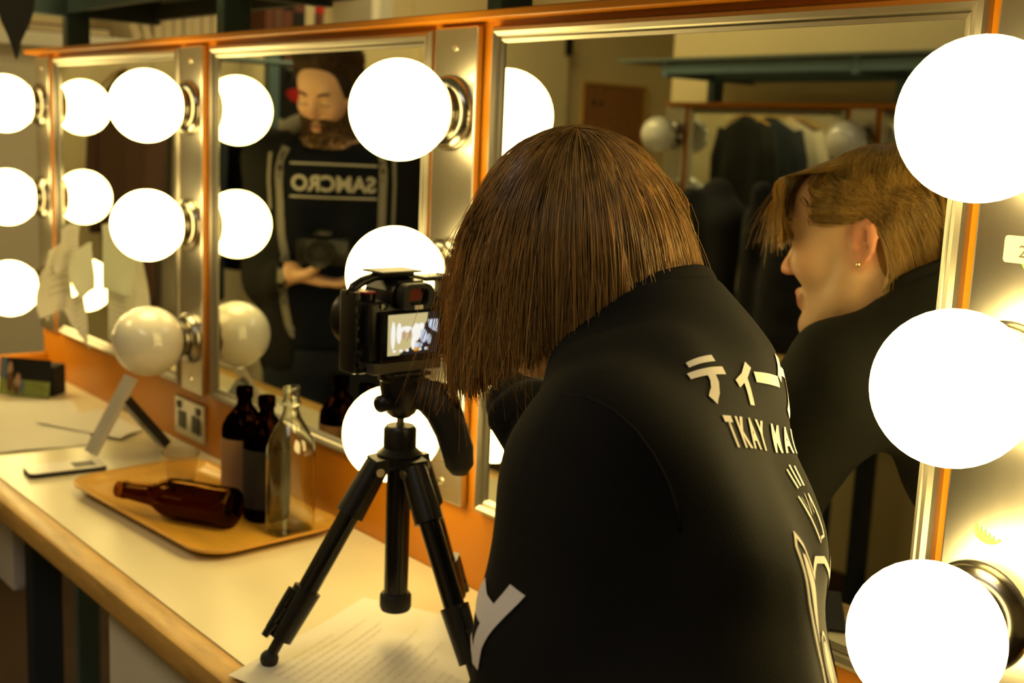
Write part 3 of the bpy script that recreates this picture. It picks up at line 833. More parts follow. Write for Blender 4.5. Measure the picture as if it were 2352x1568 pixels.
for k in range(8):
    w = 0.026 + 0.006 * rb.random()
    book(y, w, 0.21 + 0.006 * rb.random(), 0.17, 0.0, 'cream_book', 'brown_book', 'cream book with a brown spine head, %s in the row above the third lamp strip' % ords[k])
    y += w + 0.0035
yl = 0.268
for k in range(2):
    book(yl, 0.028, 0.150 - 0.01 * k, 0.15, math.radians(14 + 5 * k), 'cream_book', 'cream_book', '%s plain cream book leaning left against the row' % ['nearer', 'farther'][k])
    yl -= 0.034 + 0.01 * k
y = 0.70
for k in range(6):
    w = 0.030 + 0.012 * rb.random()
    book(y, w, 0.235 + 0.01 * rb.random(), 0.19, 0.0, ['brown_book', 'photo_brown', 'brown_book', 'photo_dark', 'cream_book', 'brown_book'][k], ['brown_book', 'brown_book', 'photo_dark', 'brown_book', 'cream_book', 'red'][k], 'tall dark binder, %s of those right of the blue post' % ords[k])
    y += w + 0.004
for k, (yy, ww) in enumerate(((-0.05, 0.12), (0.10, 0.09))):
    t = thing('document_tray', ['dark brown folder lying flat on the end wall shelf', 'black folder lying flat on the end wall shelf beside the leaning books'][k], 'folder', (XE + 0.2, 0.4 + yy, 1.7002))
    MB().box((-0.09, -ww / 2, 0), (0.09, ww / 2, 0.03), bev=0.003).build('cover', ['brown_book', 'photo_dark'][k], t)
    MB().box((-0.085, -ww / 2 + 0.004, 0.006), (0.0905, ww / 2 - 0.004, 0.024)).build('pages', 'cream_book', t)
# white cabinet and door further along the end wall
dr = MB().box((XE + 0.001, 1.78, 0.0), (XE + 0.04, 2.5, 2.1), bev=0.003).build('door_1', 'cream')
struct(dr, 'cream panelled door on the end wall')
for (a, b, c, d) in ((1.88, 1.2, 2.40, 2.0), (1.88, 0.2, 2.40, 1.05)):
    MB().box((XE + 0.0405, a, b), (XE + 0.052, c, d), bev=0.004).build('door_panel', 'cream', dr)
MB().sphere((XE + 0.075, 1.83, 1.0), 0.025, 16, 10).build('door_knob', 'steel', dr, smooth=True)
struct(MB().box((XE + 0.001, 1.72, 0), (XE + 0.05, 1.779, 2.16), bev=0.003).build('trim_1', 'cream_white'))
# clothes rail on the end wall with garments (seen in the left mirror)
RY0 = -0.62
rail = thing('clothes_rail', 'thin dark clothes rail on the end wall, seen in the left mirror', 'rail', (XE + 0.42, -0.95, 0))
MB().cyl((0, -0.42, 1.66), (0, 0.42, 1.66), 0.009, n=14).build('rail_tube', 'blue_steel', rail)
for yy in (-0.40, 0.40):
    MB().cyl((0, yy, 1.66), (-0.418, yy, 1.66), 0.008, n=10).build('bracket', 'blue_steel', rail)
def garment(label, y, w, h, th, m, seed, name='hanging_shirt'):
    t = thing(name, label, 'garment', (XE + 0.42, y, 0))
    rr = random.Random(seed)
    # hook
    MB().tube([(0.0, 0, 1.60), (0.0, 0, 1.635), (0.008, 0, 1.650), (0.012, 0, 1.664), (0.0, 0, 1.6735), (-0.013, 0, 1.662)], 0.002, 6).build('hanger_hook', 'steel', t)
    MB().tube([(-w * 0.45, 0, 1.555), (-w * 0.2, 0, 1.59), (0, 0, 1.603), (w * 0.2, 0, 1.59), (w * 0.45, 0, 1.555)], 0.005, 6).build('hanger_bar', 'nosing', t)
    rings = []
    for j in range(14):
        v = j / 13
        z = 1.598 - h * v
        ww = w * (0.12 + 0.88 * min(1, (v * 7) ** 0.6)) / 2
        ring = []
        for i in range(40):
            a = 2 * math.pi * i / 40
            fold = 1 + 0.35 * math.sin(5 * a + seed + 2 * v) * min(1, v * 2)
            ring.append((ww * math.cos(a) * (1 + 0.03 * math.sin(3 * a + seed)), th / 2 * math.sin(a) * fold * (0.4 + 0.6 * min(1, v * 3)), z + (0.008 * math.sin(4 * a) if j == 13 else 0)))
        rings.append(ring)
    loft(rings).build('cloth', m, t, smooth=True)
    for s in (-1, 1):
        MB().tube([(s * w * 0.44, 0, 1.535), (s * w * 0.54, 0.0, 1.40), (s * w * 0.56, 0.01, 1.22), (s * w * 0.55, 0.0, 1.08)], [0.03, 0.034, 0.032, 0.03], 12).build('sleeve', m, t, smooth=True)
    return t
mat('white_cloth', (0.62, 0.56, 0.46), 0.9); mat('navy_cloth', (0.018, 0.024, 0.035), 0.9); mat('brown_cloth', (0.10, 0.05, 0.035), 0.9)
garment('pale shirt on a hanger, seen in the far left mirror', -0.635, 0.42, 0.75, 0.08, 'white_cloth', 1)
garment('red brown shirt on a hanger behind the pale one', -0.545, 0.42, 0.72, 0.06, 'brown_cloth', 2)
garment('dark navy coat on a hanger, seen in the far left mirror', -0.76, 0.36, 0.70, 0.12, 'navy_cloth', 3, 'hanging_coat')
garment('black jacket on a hanger, beside the dark navy coat', -0.94, 0.30, 0.62, 0.11, 'black_cloth', 4, 'hanging_coat')
# blue post and poster behind the man
pst = thing('steel_post', 'slim light blue steel post beside the dark poster', 'post', (-3.45, -1.20, 0))
MB().box((-0.02, -0.02, 0.01), (0.02, 0.02, 2.649)).build('shaft', 'blue_steel', pst)
MB().box((-0.05, -0.05, 0.0), (0.05, 0.05, 0.0095)).build('base_plate', 'blue_steel', pst)
po = thing('wall_poster', 'black poster with red figures and pale lettering behind the man', 'poster', (XE + 0.003, -1.42, 1.60))
MB().box((0, -0.155, -0.17), (0.002, 0.155, 0.26)).build('sheet', 'photo_dark', po)
for k, (yy, zz, a, b, mm) in enumerate(((-0.05, 0.02, 0.05, 0.05, 'red'), (0.06, 0.10, 0.03, 0.05, 'photo_brown'), (-0.08, 0.14, 0.04, 0.04, 'photo_brown'), (0.02, -0.03, 0.06, 0.03, 'red'))):
    MB().prism([(yy + a * math.cos(2 * math.pi * q / 9) * (1 + 0.3 * math.sin(q * 2.3)), zz + b * math.sin(2 * math.pi * q / 9)) for q in range(9)], (0, 1, 0), (0, 0, 1), (1, 0, 0), (0.0022, 0, 0), 0.0006).build('figure_print', mm, po)
for k in range(6):
    MB().box((0.0022, -0.13 + k * 0.045, -0.145), (0.003, -0.10 + k * 0.045, -0.120)).build('letter_print', 'cream_book', po)
# panelled closet door + notice board seen in the big mirror
dl = MB().box((XE + 0.001, -2.74, 0.0), (XE + 0.05, -1.95, 2.15), bev=0.003).build('door_2', 'cream')
struct(dl, 'cream closet door on the end wall, seen in the mirror')
MB().box((XE + 0.051, -2.745, 1.82), (XE + 0.066, -2.71, 1.90), bev=0.002).build('hinge', 'black_plastic', dl)
MB().box((XE + 0.0505, -2.02, 0.98), (XE + 0.075, -2.00, 1.10), bev=0.003).build('handle', 'steel', dl)
nbd = thing('notice_board', 'brown cork notice board on the wall, seen above the hair in the mirror', 'board', (XE + 0.003, -3.075, 1.25))
MB().box((0, -0.20, -0.45), (0.012, 0.20, 0.455)).build('cork_sheet', 'cork', nbd)
for a, b in (((0, -0.21, 0.4555), (0.018, 0.21, 0.468)), ((0, -0.21, -0.462), (0.018, 0.21, -0.4505)), ((0, -0.21, -0.45), (0.018, -0.2005, 0.455)), ((0, 0.2005, -0.45), (0.018, 0.21, 0.455))):
    MB().box(a, b, bev=0.001).build('frame_edge', 'nosing', nbd)
for yy in (0.14, 0.09):
    MB().sphere((0.016, yy, 0.375), 0.009, 12, 8).build('push_pin', 'black_plastic', nbd, smooth=True)
# ceiling light panels; the two warm ones are added to brighten the room
def ceil_panel(label, x, y, m):
    t = thing('ceiling_light', label, 'ceiling light', (x, y, 2.60), 0, 'ceiling light panels')
    MB().box((-0.60, -0.30, 0.0), (0.60, 0.30, 0.012)).build('diffuser', m, t)
    for a, c in (((-0.63, -0.33, -0.006), (0.63, -0.301, 0.0495)), ((-0.63, 0.301, -0.006), (0.63, 0.33, 0.0495)), ((-0.63, -0.30, -0.006), (-0.601, 0.30, 0.0495)), ((0.601, -0.30, -0.006), (0.63, 0.30, 0.0495))):
        MB().box(a, c, bev=0.002).build('frame_edge', 'white_plastic', t)
    return t
ceil_panel('ceiling light panel above and behind the photographer', -0.1, -1.55, 'panel_cool')
ceil_panel('added warm fill panel on the ceiling near the end wall, above the man', -2.75, -1.45, 'fill_warm')
ceil_panel('added warm fill panel on the ceiling beyond the partition', -2.3, 1.35, 'fill_warm')

# ------------------------------------------------------------------ implicit modelling for bodies and cloth
class Field:
    def __init__(self, lo, hi, h):
        self.lo = np.array(lo, float); self.h = h
        self.n = (np.ceil((np.array(hi) - self.lo) / h).astype(int) + 1)
        self.f = np.full(self.n, 0.2, np.float32)
    def sub(self, lo, hi):
        a = np.clip(np.floor((np.array(lo) - self.lo) / self.h).astype(int), 0, self.n)
        b = np.clip(np.ceil((np.array(hi) - self.lo) / self.h).astype(int) + 1, 0, self.n)
        ax = [(self.lo[i] + self.h * np.arange(a[i], b[i])).astype(np.float32) for i in range(3)]
        return tuple(slice(a[i], b[i]) for i in range(3)), np.meshgrid(*ax, indexing='ij', sparse=True)
    def comb(self, sl, d, k, op):
        f = self.f[sl]
        if op == 'u':
            if k > 0:
                hh = np.clip(0.5 + 0.5 * (f - d) / k, 0, 1)
                self.f[sl] = f * (1 - hh) + d * hh - k * hh * (1 - hh)
            else: self.f[sl] = np.minimum(f, d)
        else:
            if k > 0:
                hh = np.clip(0.5 - 0.5 * (f + d) / k, 0, 1)
                self.f[sl] = f * (1 - hh) - d * hh + k * hh * (1 - hh)
            else: self.f[sl] = np.maximum(f, -d)
    def cap(self, a, b, ra, rb=None, k=0.02, op='u'):
        a, b = np.array(a, float), np.array(b, float)
        rb = ra if rb is None else rb
        m = max(ra, rb) + 0.03 + k
        sl, (X, Y, Z) = self.sub(np.minimum(a, b) - m, np.maximum(a, b) + m)
        if 0 in self.f[sl].shape: return
        d = b - a; L2 = max(float(d @ d), 1e-9)
        px, py, pz = X - a[0], Y - a[1], Z - a[2]
        t = np.clip((px * d[0] + py * d[1] + pz * d[2]) / L2, 0, 1)
        q = np.sqrt((px - t * d[0]) ** 2 + (py - t * d[1]) ** 2 + (pz - t * d[2]) ** 2) - (ra + (rb - ra) * t)
        self.comb(sl, q.astype(np.float32), k, op)
    def ell(self, c, rad, R=np.eye(3), k=0.02, op='u'):
        """R columns = axes"""
        c = np.array(c, float); R = np.array(R, float); rad = np.array(rad, float)
        m = np.abs(R) @ rad + 0.03 + k
        sl, (X, Y, Z) = self.sub(c - m, c + m)
        if 0 in self.f[sl].shape: return
        px, py, pz = X - c[0], Y - c[1], Z - c[2]
        q = [(px * R[0, i] + py * R[1, i] + pz * R[2, i]) / rad[i] for i in range(3)]
        k0 = np.sqrt(q[0] ** 2 + q[1] ** 2 + q[2] ** 2)
        k1 = np.sqrt((q[0] / rad[0]) ** 2 + (q[1] / rad[1]) ** 2 + (q[2] / rad[2]) ** 2) + 1e-6
        self.comb(sl, (k0 * (k0 - 1) / k1).astype(np.float32), k, op)
    def chain(self, pts, rads, k=0.02, op='u'):
        for i in range(len(pts) - 1):
            self.cap(pts[i], pts[i + 1], rads[i], rads[i + 1], k, op)
    def half(self, c, nrm, lo, hi, k=0.0):
        """remove the side the normal points to, inside a box"""
        c = np.array(c, float); nrm = np.array(nrm, float); nrm /= np.linalg.norm(nrm)
        sl, (X, Y, Z) = self.sub(lo, hi)
        d = -((X - c[0]) * nrm[0] + (Y - c[1]) * nrm[1] + (Z - c[2]) * nrm[2])
        self.comb(sl, np.broadcast_to(d, self.f[sl].shape).astype(np.float32), k, 's')
    def mesh(self):
        f = self.f
        s = f < 0
        c = s[:-1, :-1, :-1].astype(np.int8)
        tot = np.zeros(c.shape, np.int8)
        for i in (0, 1):
            for j in (0, 1):
                for k in (0, 1):
                    tot += s[i:s.shape[0] - 1 + i, j:s.shape[1] - 1 + j, k:s.shape[2] - 1 + k]
        act = (tot > 0) & (tot < 8)
        idx = np.argwhere(act)
        num = np.full(act.shape, -1, np.int32)
        num[act] = np.arange(len(idx))
        acc = np.zeros((len(idx), 3)); cnt = np.zeros(len(idx))
        cor = [(i, j, k) for i in (0, 1) for j in (0, 1) for k in (0, 1)]
        val = {q: f[idx[:, 0] + q[0], idx[:, 1] + q[1], idx[:, 2] + q[2]] for q in cor}
        for q in cor:
            for ax in range(3):
                if q[ax] == 0:
                    p = list(q); p[ax] = 1; p = tuple(p)
                    a, b = val[q], val[p]
                    m = (a < 0) != (b < 0)
                    t = np.where(m, a / np.where(m, a - b, 1), 0)
                    e = np.tile(np.array(q, float), (len(idx), 1)); e[:, ax] += t
                    acc[m] += e[m]; cnt[m] += 1
        P = self.lo + (idx + acc / cnt[:, None]) * self.h
        quads = []
        for ax in range(3):
            o1, o2 = [(1, 2), (2, 0), (0, 1)][ax]
            sh = [slice(None)] * 3; sh2 = [slice(None)] * 3
            sh[ax] = slice(0, -1); sh2[ax] = slice(1, None)
            A, B = s[tuple(sh)], s[tuple(sh2)]
            e = np.argwhere(A != B)
            ok = (e[:, o1] > 0) & (e[:, o2] > 0) & (e[:, o1] < act.shape[o1]) & (e[:, o2] < act.shape[o2])
            e = e[ok]
            flip = A[tuple(e.T)]
            q = []
            for d1, d2 in ((-1, -1), (0, -1), (0, 0), (-1, 0)):
                g = e.copy(); g[:, o1] += d1; g[:, o2] += d2
                q.append(num[tuple(g.T)])
            q = np.stack(q, 1)
            q[~flip] = q[~flip][:, ::-1]
            quads.append(q)
        return P, np.concatenate(quads)

def np_mesh(name, P, Q, m, parent, smooth_it=0, noise=None):
    if smooth_it:
        e = np.concatenate([Q[:, [0, 1]], Q[:, [1, 2]], Q[:, [2, 3]], Q[:, [3, 0]]])
        for _ in range(smooth_it):
            acc = np.zeros_like(P); cnt = np.zeros(len(P))
            for a, b in ((0, 1), (1, 0)):
                for ax in range(3):
                    acc[:, ax] += np.bincount(e[:, a], P[e[:, b], ax], len(P))
                cnt += np.bincount(e[:, a], minlength=len(P))
            P = P * 0.4 + 0.6 * acc / np.maximum(cnt, 1)[:, None]
    if noise is not None: P = noise(P)
    me = bpy.data.meshes.new(name)
    me.vertices.add(len(P)); me.vertices.foreach_set('co', P.astype(np.float32).ravel())
    me.loops.add(Q.size); me.loops.foreach_set('vertex_index', Q.astype(np.int32).ravel())
    me.polygons.add(len(Q)); me.polygons.foreach_set('loop_start', np.arange(0, Q.size, 4, dtype=np.int32))
    me.update(calc_edges=True); me.validate()
    return mesh_obj(name, me, m, parent, smooth=True)

def basis(F, tilt=0.0):
    """rows F (forward), L (left), U (up) from a forward vector"""
    F = np.array(F, float); F /= np.linalg.norm(F)
    L_ = np.cross([0, 0, 1.0], F); L_ /= np.linalg.norm(L_)
    U = np.cross(F, L_)
    if tilt:
        L2 = L_ * math.cos(tilt) + U * math.sin(tilt); U = U * math.cos(tilt) - L_ * math.sin(tilt); L_ = L2
    return np.stack([F, L_, U])

def head_sdf(fd, H, B, s, female, face_only=False):
    H = np.array(H, float)
    T = lambda p: H + s * (np.array(p, float) @ B)
    R = B.T
    def E(c, r, k=0.015, op='u', rot=None): fd.ell(T(c), np.array(r) * s, R if rot is None else R @ rot, k * s, op)
    def C(a, b, ra, rb, k=0.012, op='u'): fd.cap(T(a), T(b), ra * s, rb * s, k * s, op)
    E((-0.014, 0, 0.032), (0.094, 0.073, 0.078))
    E((0.036, 0, -0.025), (0.052, 0.056, 0.080), 0.03)
    E((0.052, 0, 0.045), (0.036, 0.052, 0.040), 0.03)
    jw = 0.044 if female else 0.050
    for sgn in (-1, 1):
        C((0.0, sgn * (jw + 0.010), -0.035), (0.012, sgn * jw, -0.068), 0.020, 0.018, 0.03)
        C((0.012, sgn * jw, -0.068), (0.070, sgn * 0.012, -0.098), 0.017, 0.015, 0.025)
        E((0.062, sgn * 0.038, -0.020), (0.026, 0.022, 0.024), 0.02)
    E((0.078, 0, -0.098), (0.016, 0.018, 0.015), 0.018)
    # brow, sockets, lids
    C((0.082, -0.030, 0.022), (0.082, 0.030, 0.022), 0.010, 0.010, 0.016)
    for sgn in (-1, 1):
        E((0.096, sgn * 0.031, 0.004), (0.016, 0.017, 0.011), 0.010, 's')
        E((0.0765, sgn * 0.031, 0.003), (0.0125, 0.0145, 0.0105), 0.003)
    # nose
    C((0.084, 0, 0.016), (0.105, 0, -0.022), 0.0075, 0.0095, 0.012)
    E((0.108, 0, -0.028), (0.0105, 0.0105, 0.0095), 0.006)
    for sgn in (-1, 1):
        E((0.099, sgn * 0.0115, -0.030), (0.010, 0.0065, 0.0075), 0.005)
        E((0.104, sgn * 0.0055, -0.0385), (0.005, 0.003, 0.004), 0.003, 's')
    # mouth
    C((0.086, -0.018, -0.0605), (0.093, 0, -0.058), 0.0055, 0.0068, 0.006)
    C((0.086, 0.018, -0.0605), (0.093, 0, -0.058), 0.0055, 0.0068, 0.006)
    C((0.085, -0.015, -0.069), (0.0905, 0, -0.0705), 0.0055, 0.0072, 0.006)
    C((0.085, 0.015, -0.069), (0.0905, 0, -0.0705), 0.0055, 0.0072, 0.006)
    C((0.101, -0.020, -0.0645), (0.101, 0.020, -0.0645), 0.0035, 0.0035, 0.004, 's')
    # ears
    out = [(0.010, -0.004), (0.013, 0.012), (0.006, 0.026), (-0.008, 0.031), (-0.019, 0.024), (-0.022, 0.008), (-0.017, -0.008), (-0.008, -0.020), (0.000, -0.029), (0.007, -0.026), (0.008, -0.018)]
    for sgn in (-1, 1):
        P = [(x * 0.86 - 0.012, sgn * (0.0735 + 0.33 * (0.008 - x)), z * 0.84 - 0.006) for x, z in out]
        for a, b in zip(P[:-1], P[1:]):
            C(a, b, 0.0042, 0.0042, 0.003)
        E((-0.014, sgn * 0.0745, -0.003), (0.0135, 0.0050, 0.020), 0.004)
        E((-0.009, sgn * 0.0825, -0.008), (0.0075, 0.0085, 0.0090), 0.003, 's')
        P2 = [(x * 0.52 - 0.013, sgn * (0.076 + 0.3 * (0.008 - x)), z * 0.54 - 0.002) for x, z in out[2:7]]
        for a, b in zip(P2[:-1], P2[1:]):
            C(a, b, 0.003, 0.003, 0.003)
    return T

def hand_sdf(fd, wrist, d, n, t, s, curls, thumb, k=0.004):
    """d finger direction, n palm normal (towards what it holds), t thumb side"""
    wrist, d, n, t = [np.array(v, float) for v in (wrist, d, n, t)]
    d /= np.linalg.norm(d); n = n - d * (n @ d); n /= np.linalg.norm(n); t = t - d * (t @ d) - n * (t @ n); t /= np.linalg.norm(t)
    lat = [0.027, 0.009, -0.009, -0.026]; ln = [0.92, 1.0, 0.94, 0.76]
    for i in range(4):
        base = wrist + s * (d * 0.082 * (0.97 if i in (0, 3) else 1.0) + t * lat[i])
        fd.cap(wrist + s * (d * 0.012 + t * lat[i] * 0.55), base, 0.0135 * s, 0.0105 * s, 0.012 * s)
        p = base; ang = 0.0
        for L_, c, ra, rb in zip((0.044, 0.027, 0.021), curls[i], (0.0098, 0.0086, 0.0078), (0.0088, 0.0080, 0.0066)):
            ang += c
            dd = d * math.cos(ang) + n * math.sin(ang)
            q = p + dd * L_ * ln[i] * s
            fd.cap(p, q, ra * s, rb * s, k)
            p = q
    p = wrist + s * (d * 0.018 + t * 0.018)
    for L_, (cd_, ct, cn), ra, rb in zip((0.046, 0.032, 0.026), thumb, (0.0145, 0.0108, 0.0096), (0.0112, 0.0098, 0.0075)):
        dd = d * cd_ + t * ct + n * cn; dd /= np.linalg.norm(dd)
        q = p + dd * L_ * s
        fd.cap(p, q, ra * s, rb * s, 0.006)
        p = q

def bvh_of(o):
    me = o.data
    return BVHTree.FromPolygons([v.co.copy() for v in me.vertices], [tuple(p.vertices) for p in me.polygons])

def skin_mat(name, base, lip, tint, T, B, s, lr=1.0):
    """skin colour with lips (and beard shade) placed by object position"""
    m = mat(name, base, 0.42, spec=0.4, sss=0.12, bump=0.05, bscale=350)
    nt = m.node_tree
    b = nt.nodes['Principled BSDF']
    tc = nt.nodes.new('ShaderNodeTexCoord')
    def blob(c, r):
        sbn = nt.nodes.new('ShaderNodeVectorMath'); sbn.operation = 'DISTANCE'
        nt.links.new(tc.outputs['Object'], sbn.inputs[0]); sbn.inputs[1].default_value = tuple(T(c))
        mr = nt.nodes.new('ShaderNodeMapRange'); mr.inputs['From Min'].default_value = r * s; mr.inputs['From Max'].default_value = r * s * 0.5
        nt.links.new(sbn.outputs['Value'], mr.inputs['Value'])
        return mr.outputs[0]
    col = None
    cur = nt.nodes.new('ShaderNodeRGB'); cur.outputs[0].default_value = (*base, 1)
    sock = cur.outputs[0]
    lst = [((0.093, 0, -0.0645), 0.017 * lr, lip), ((0.090, 0.011, -0.0645), 0.013 * lr, lip), ((0.090, -0.011, -0.0645), 0.013 * lr, lip), ((0.108, 0, -0.030), 0.024, tint),
           ((-0.02, 0.085, 0.0), 0.045, tint), ((-0.02, -0.085, 0.0), 0.045, tint), ((0.065, 0.04, -0.02), 0.03, [lerp(a, c, 0.4) for a, c in zip(base, tint)]), ((0.065, -0.04, -0.02), 0.03, [lerp(a, c, 0.4) for a, c in zip(base, tint)])]
    for c, r, cc in lst:
        mx = nt.nodes.new('ShaderNodeMix'); mx.data_type = 'RGBA'
        nt.links.new(blob(c, r), mx.inputs[0]); nt.links.new(sock, mx.inputs[6]); mx.inputs[7].default_value = (*cc, 1)
        sock = mx.outputs[2]
    nt.links.new(sock, b.inputs['Base Color'])
    return m

def strands(name, paths, m, parent, r0, r1):
    """paths: array (N, K, 3) -> thin three-sided tubes in one mesh"""
    paths = np.asarray(paths); N, K, _ = paths.shape
    tan = np.gradient(paths, axis=1); tan /= np.linalg.norm(tan, axis=2, keepdims=True) + 1e-9
    ref = np.where(np.abs(tan[..., 2:3]) < 0.95, np.array([0, 0, 1.0]), np.array([1.0, 0, 0]))
    e1 = np.cross(tan, ref); e1 /= np.linalg.norm(e1, axis=2, keepdims=True) + 1e-9
    e2 = np.cross(tan, e1)
    rad = np.linspace(r0, r1, K)[None, :, None]
    Vs = np.stack([paths + rad * (e1 * math.cos(a) + e2 * math.sin(a)) for a in (0, 2.094, 4.189)], 2)   # N,K,3,3
    P = Vs.reshape(-1, 3)
    base = np.arange(N)[:, None, None] * K * 3 + np.arange(K - 1)[None, :, None] * 3
    i = np.arange(3)[None, None, :]; j = (i + 1) % 3
    Q = np.stack([base + i, base + j, base + 3 + j, base + 3 + i], -1).reshape(-1, 4)
    return np_mesh(name, P, Q, m, parent)

def hair_mat(name, dark, light, rough=0.34, gloss=0.5, trans=0.35):
    m = bpy.data.materials.new(name); m.use_nodes = True
    nt = m.node_tree
    b = nt.nodes['Principled BSDF']
    geo = nt.nodes.new('ShaderNodeNewGeometry')
    rp = nt.nodes.new('ShaderNodeValToRGB')
    rp.color_ramp.elements[0].color = (*dark, 1); rp.color_ramp.elements[1].color = (*light, 1)
    tcn = nt.nodes.new('ShaderNodeTexCoord'); nz = nt.nodes.new('ShaderNodeTexNoise'); nz.inputs['Scale'].default_value = 55.0; nz.inputs['Detail'].default_value = 2
    mpn = nt.nodes.new('ShaderNodeMapping'); mpn.inputs['Scale'].default_value = (1.0, 1.0, 0.22)
    nt.links.new(tcn.outputs['Object'], mpn.inputs['Vector']); nt.links.new(mpn.outputs['Vector'], nz.inputs['Vector'])
    mrn = nt.nodes.new('ShaderNodeMapRange'); mrn.inputs['From Min'].default_value = 0.35; mrn.inputs['From Max'].default_value = 0.65
    nt.links.new(nz.outputs['Fac'], mrn.inputs['Value'])
    mxn = nt.nodes.new('ShaderNodeMix'); mxn.data_type = 'FLOAT'; mxn.inputs[0].default_value = 0.30
    nt.links.new(geo.outputs['Random Per Island'], mxn.inputs[2]); nt.links.new(mrn.outputs[0], mxn.inputs[3])
    nt.links.new(mxn.outputs[0], rp.inputs['Fac'])
    nt.links.new(rp.outputs['Color'], b.inputs['Base Color'])
    b.inputs['Roughness'].default_value = rough
    b.inputs['Specular IOR Level'].default_value = gloss
    tr_ = nt.nodes.new('ShaderNodeBsdfTranslucent')
    nt.links.new(rp.outputs['Color'], tr_.inputs['Color'])
    mx = nt.nodes.new('ShaderNodeMixShader'); mx.inputs[0].default_value = trans
    nt.links.new(b.outputs[0], mx.inputs[1]); nt.links.new(tr_.outputs[0], mx.inputs[2])
    nt.links.new(mx.outputs[0], nt.nodes['Material Output'].inputs[0])
    MATS[name] = m

def decal(name, polys, mapfn, bvh, m, parent, off=0.0012, maxlen=0.007):
    """polys: list of (verts2d, faces). mapfn(u,v) -> (origin, direction) for a ray onto the cloth"""
    bm = bmesh.new()
    for vs_, fs_ in polys:
        vv = [bm.verts.new((x, y, 0)) for x, y in vs_]
        for f in fs_:
            try: bm.faces.new([vv[i] for i in f])
            except ValueError: pass
    for _ in range(6):
        ed = [e for e in bm.edges if e.calc_length() > maxlen]
        if not ed: break
        bmesh.ops.subdivide_edges(bm, edges=ed, cuts=1)
        bmesh.ops.triangulate(bm, faces=[f for f in bm.faces if len(f.verts) > 4])
    bmesh.ops.triangulate(bm, faces=bm.faces)
    dead = []
    for v in bm.verts:
        o_, d_ = mapfn(v.co.x, v.co.y)
        hit = bvh.ray_cast(o_, d_, 0.4)
        if hit[0] is None: dead.append(v)
        else: v.co = hit[0] + hit[1] * off if hit[1].dot(d_) < 0 else hit[0] - hit[1] * off
    bmesh.ops.delete(bm, geom=dead, context='VERTS')
    bad = [f for f in bm.faces if max(e.calc_length() for e in f.edges) > maxlen * 6]
    bmesh.ops.delete(bm, geom=bad, context='FACES')
    me = bpy.data.meshes.new(name); bm.to_mesh(me); bm.free()
    return mesh_obj(name, me, m, parent, smooth=True)
def P2(pts):   # filled polygon
    tri = tessellate_polygon([[V((x, y, 0)) for x, y in pts]])
    return (pts, [tuple(t) for t in tri])
def S2(pts, w):   # stroke of width w along a polyline
    vs_, fs_ = [], []
    pts = [V((x, y)) for x, y in pts]
    for i, p in enumerate(pts):
        d = (pts[min(i + 1, len(pts) - 1)] - pts[max(i - 1, 0)]).normalized()
        n = V((-d.y, d.x)); ww = w[i] if isinstance(w, (list, tuple)) else w
        vs_ += [tuple(p + n * ww / 2), tuple(p - n * ww / 2)]
    for i in range(len(pts) - 1):
        fs_.append((2 * i, 2 * i + 1, 2 * i + 3, 2 * i + 2))
    return (vs_, fs_)
def text_polys(body, size, bold, ox, oy, sx=1.0):
    me = text_mesh(body, size, bold)
    r_ = ([(v.co.x * sx + ox, v.co.y + oy) for v in me.vertices], [tuple(p.vertices) for p in me.polygons])
    bpy.data.meshes.remove(me)
    return r_

# ------------------------------------------------------------------ the woman at the camera
wo = thing('person', 'woman with a chin length bob in a black printed sweater leaning over the tripod camera', 'person', (0.05, -0.47, 0.0))
WO = np.array([0.05, -0.47, 0.0])
def child(o, root_loc):
    o.location = V(-np.array(root_loc))      # geometry was built in world coordinates
    return o
Hc = np.array([-0.288, -0.238, 1.347])
pit = math.radians(8)
Bw = basis((-math.cos(pit) * 0.972, math.cos(pit) * 0.235, -math.sin(pit)), math.radians(-3))
SW = 0.96
Cc = np.array([-0.148, -0.262, 1.232])
SL = np.array([-0.080, -0.384, 1.228]); SR = np.array([-0.240, -0.135, 1.205])
EL = np.array([-0.025, -0.492, 0.985]); WL = np.array([-0.195, -0.415, 0.893])
ER = np.array([-0.330, -0.125, 1.045]); WR = np.array([-0.486, -0.122, 1.165])
M2 = np.array([-0.090, -0.306, 1.135]); M3 = np.array([-0.030, -0.360, 1.03]); PV = np.array([0.102, -0.565, 0.935])
Lt = np.array([0.47, -0.883, 0.0])   # her left at the shoulders
Lp = np.array([0.75, -0.66, 0.0])     # her left at the hips
# body
fd = Field((-0.68, -0.80, -0.01), (0.34, -0.005, 1.50), 0.0043)
Tw = head_sdf(fd, Hc, Bw, SW, True)
nb0 = np.array([-0.185, -0.237, 1.285])
fd.cap(Hc + SW * (np.array([-0.028, 0, -0.045]) @ Bw), nb0, 0.048, 0.052, 0.02)
fd.cap(nb0, Cc, 0.052, 0.075, 0.03)
for sg in (-1, 1):
    fd.chain([Cc + Lt * 0.05 * sg, M2 + Lt * 0.045 * sg, M3 + Lt * 0.04 * sg, PV + Lp * 0.06 * sg], [0.075, 0.075, 0.072, 0.085], 0.04)
fd.chain([Cc, SL], [0.06, 0.045], 0.03); fd.chain([Cc, SR], [0.06, 0.045], 0.03)
fd.chain([SL, EL, WL], [0.043, 0.034, 0.024], 0.015)
fd.chain([SR, ER, WR], [0.043, 0.034, 0.024], 0.015)
hip = []
for sg in (-1, 1):
    h0 = PV + Lp * 0.085 * sg + np.array([0, 0, -0.04]); kn = np.array([0.112, -0.59, 0.48]) + Lp * 0.09 * sg; an = np.array([0.125, -0.605, 0.075]) + Lp * 0.095 * sg
    hip.append((h0, kn, an))
    fd.chain([h0, kn, an], [0.075, 0.050, 0.034], 0.03)
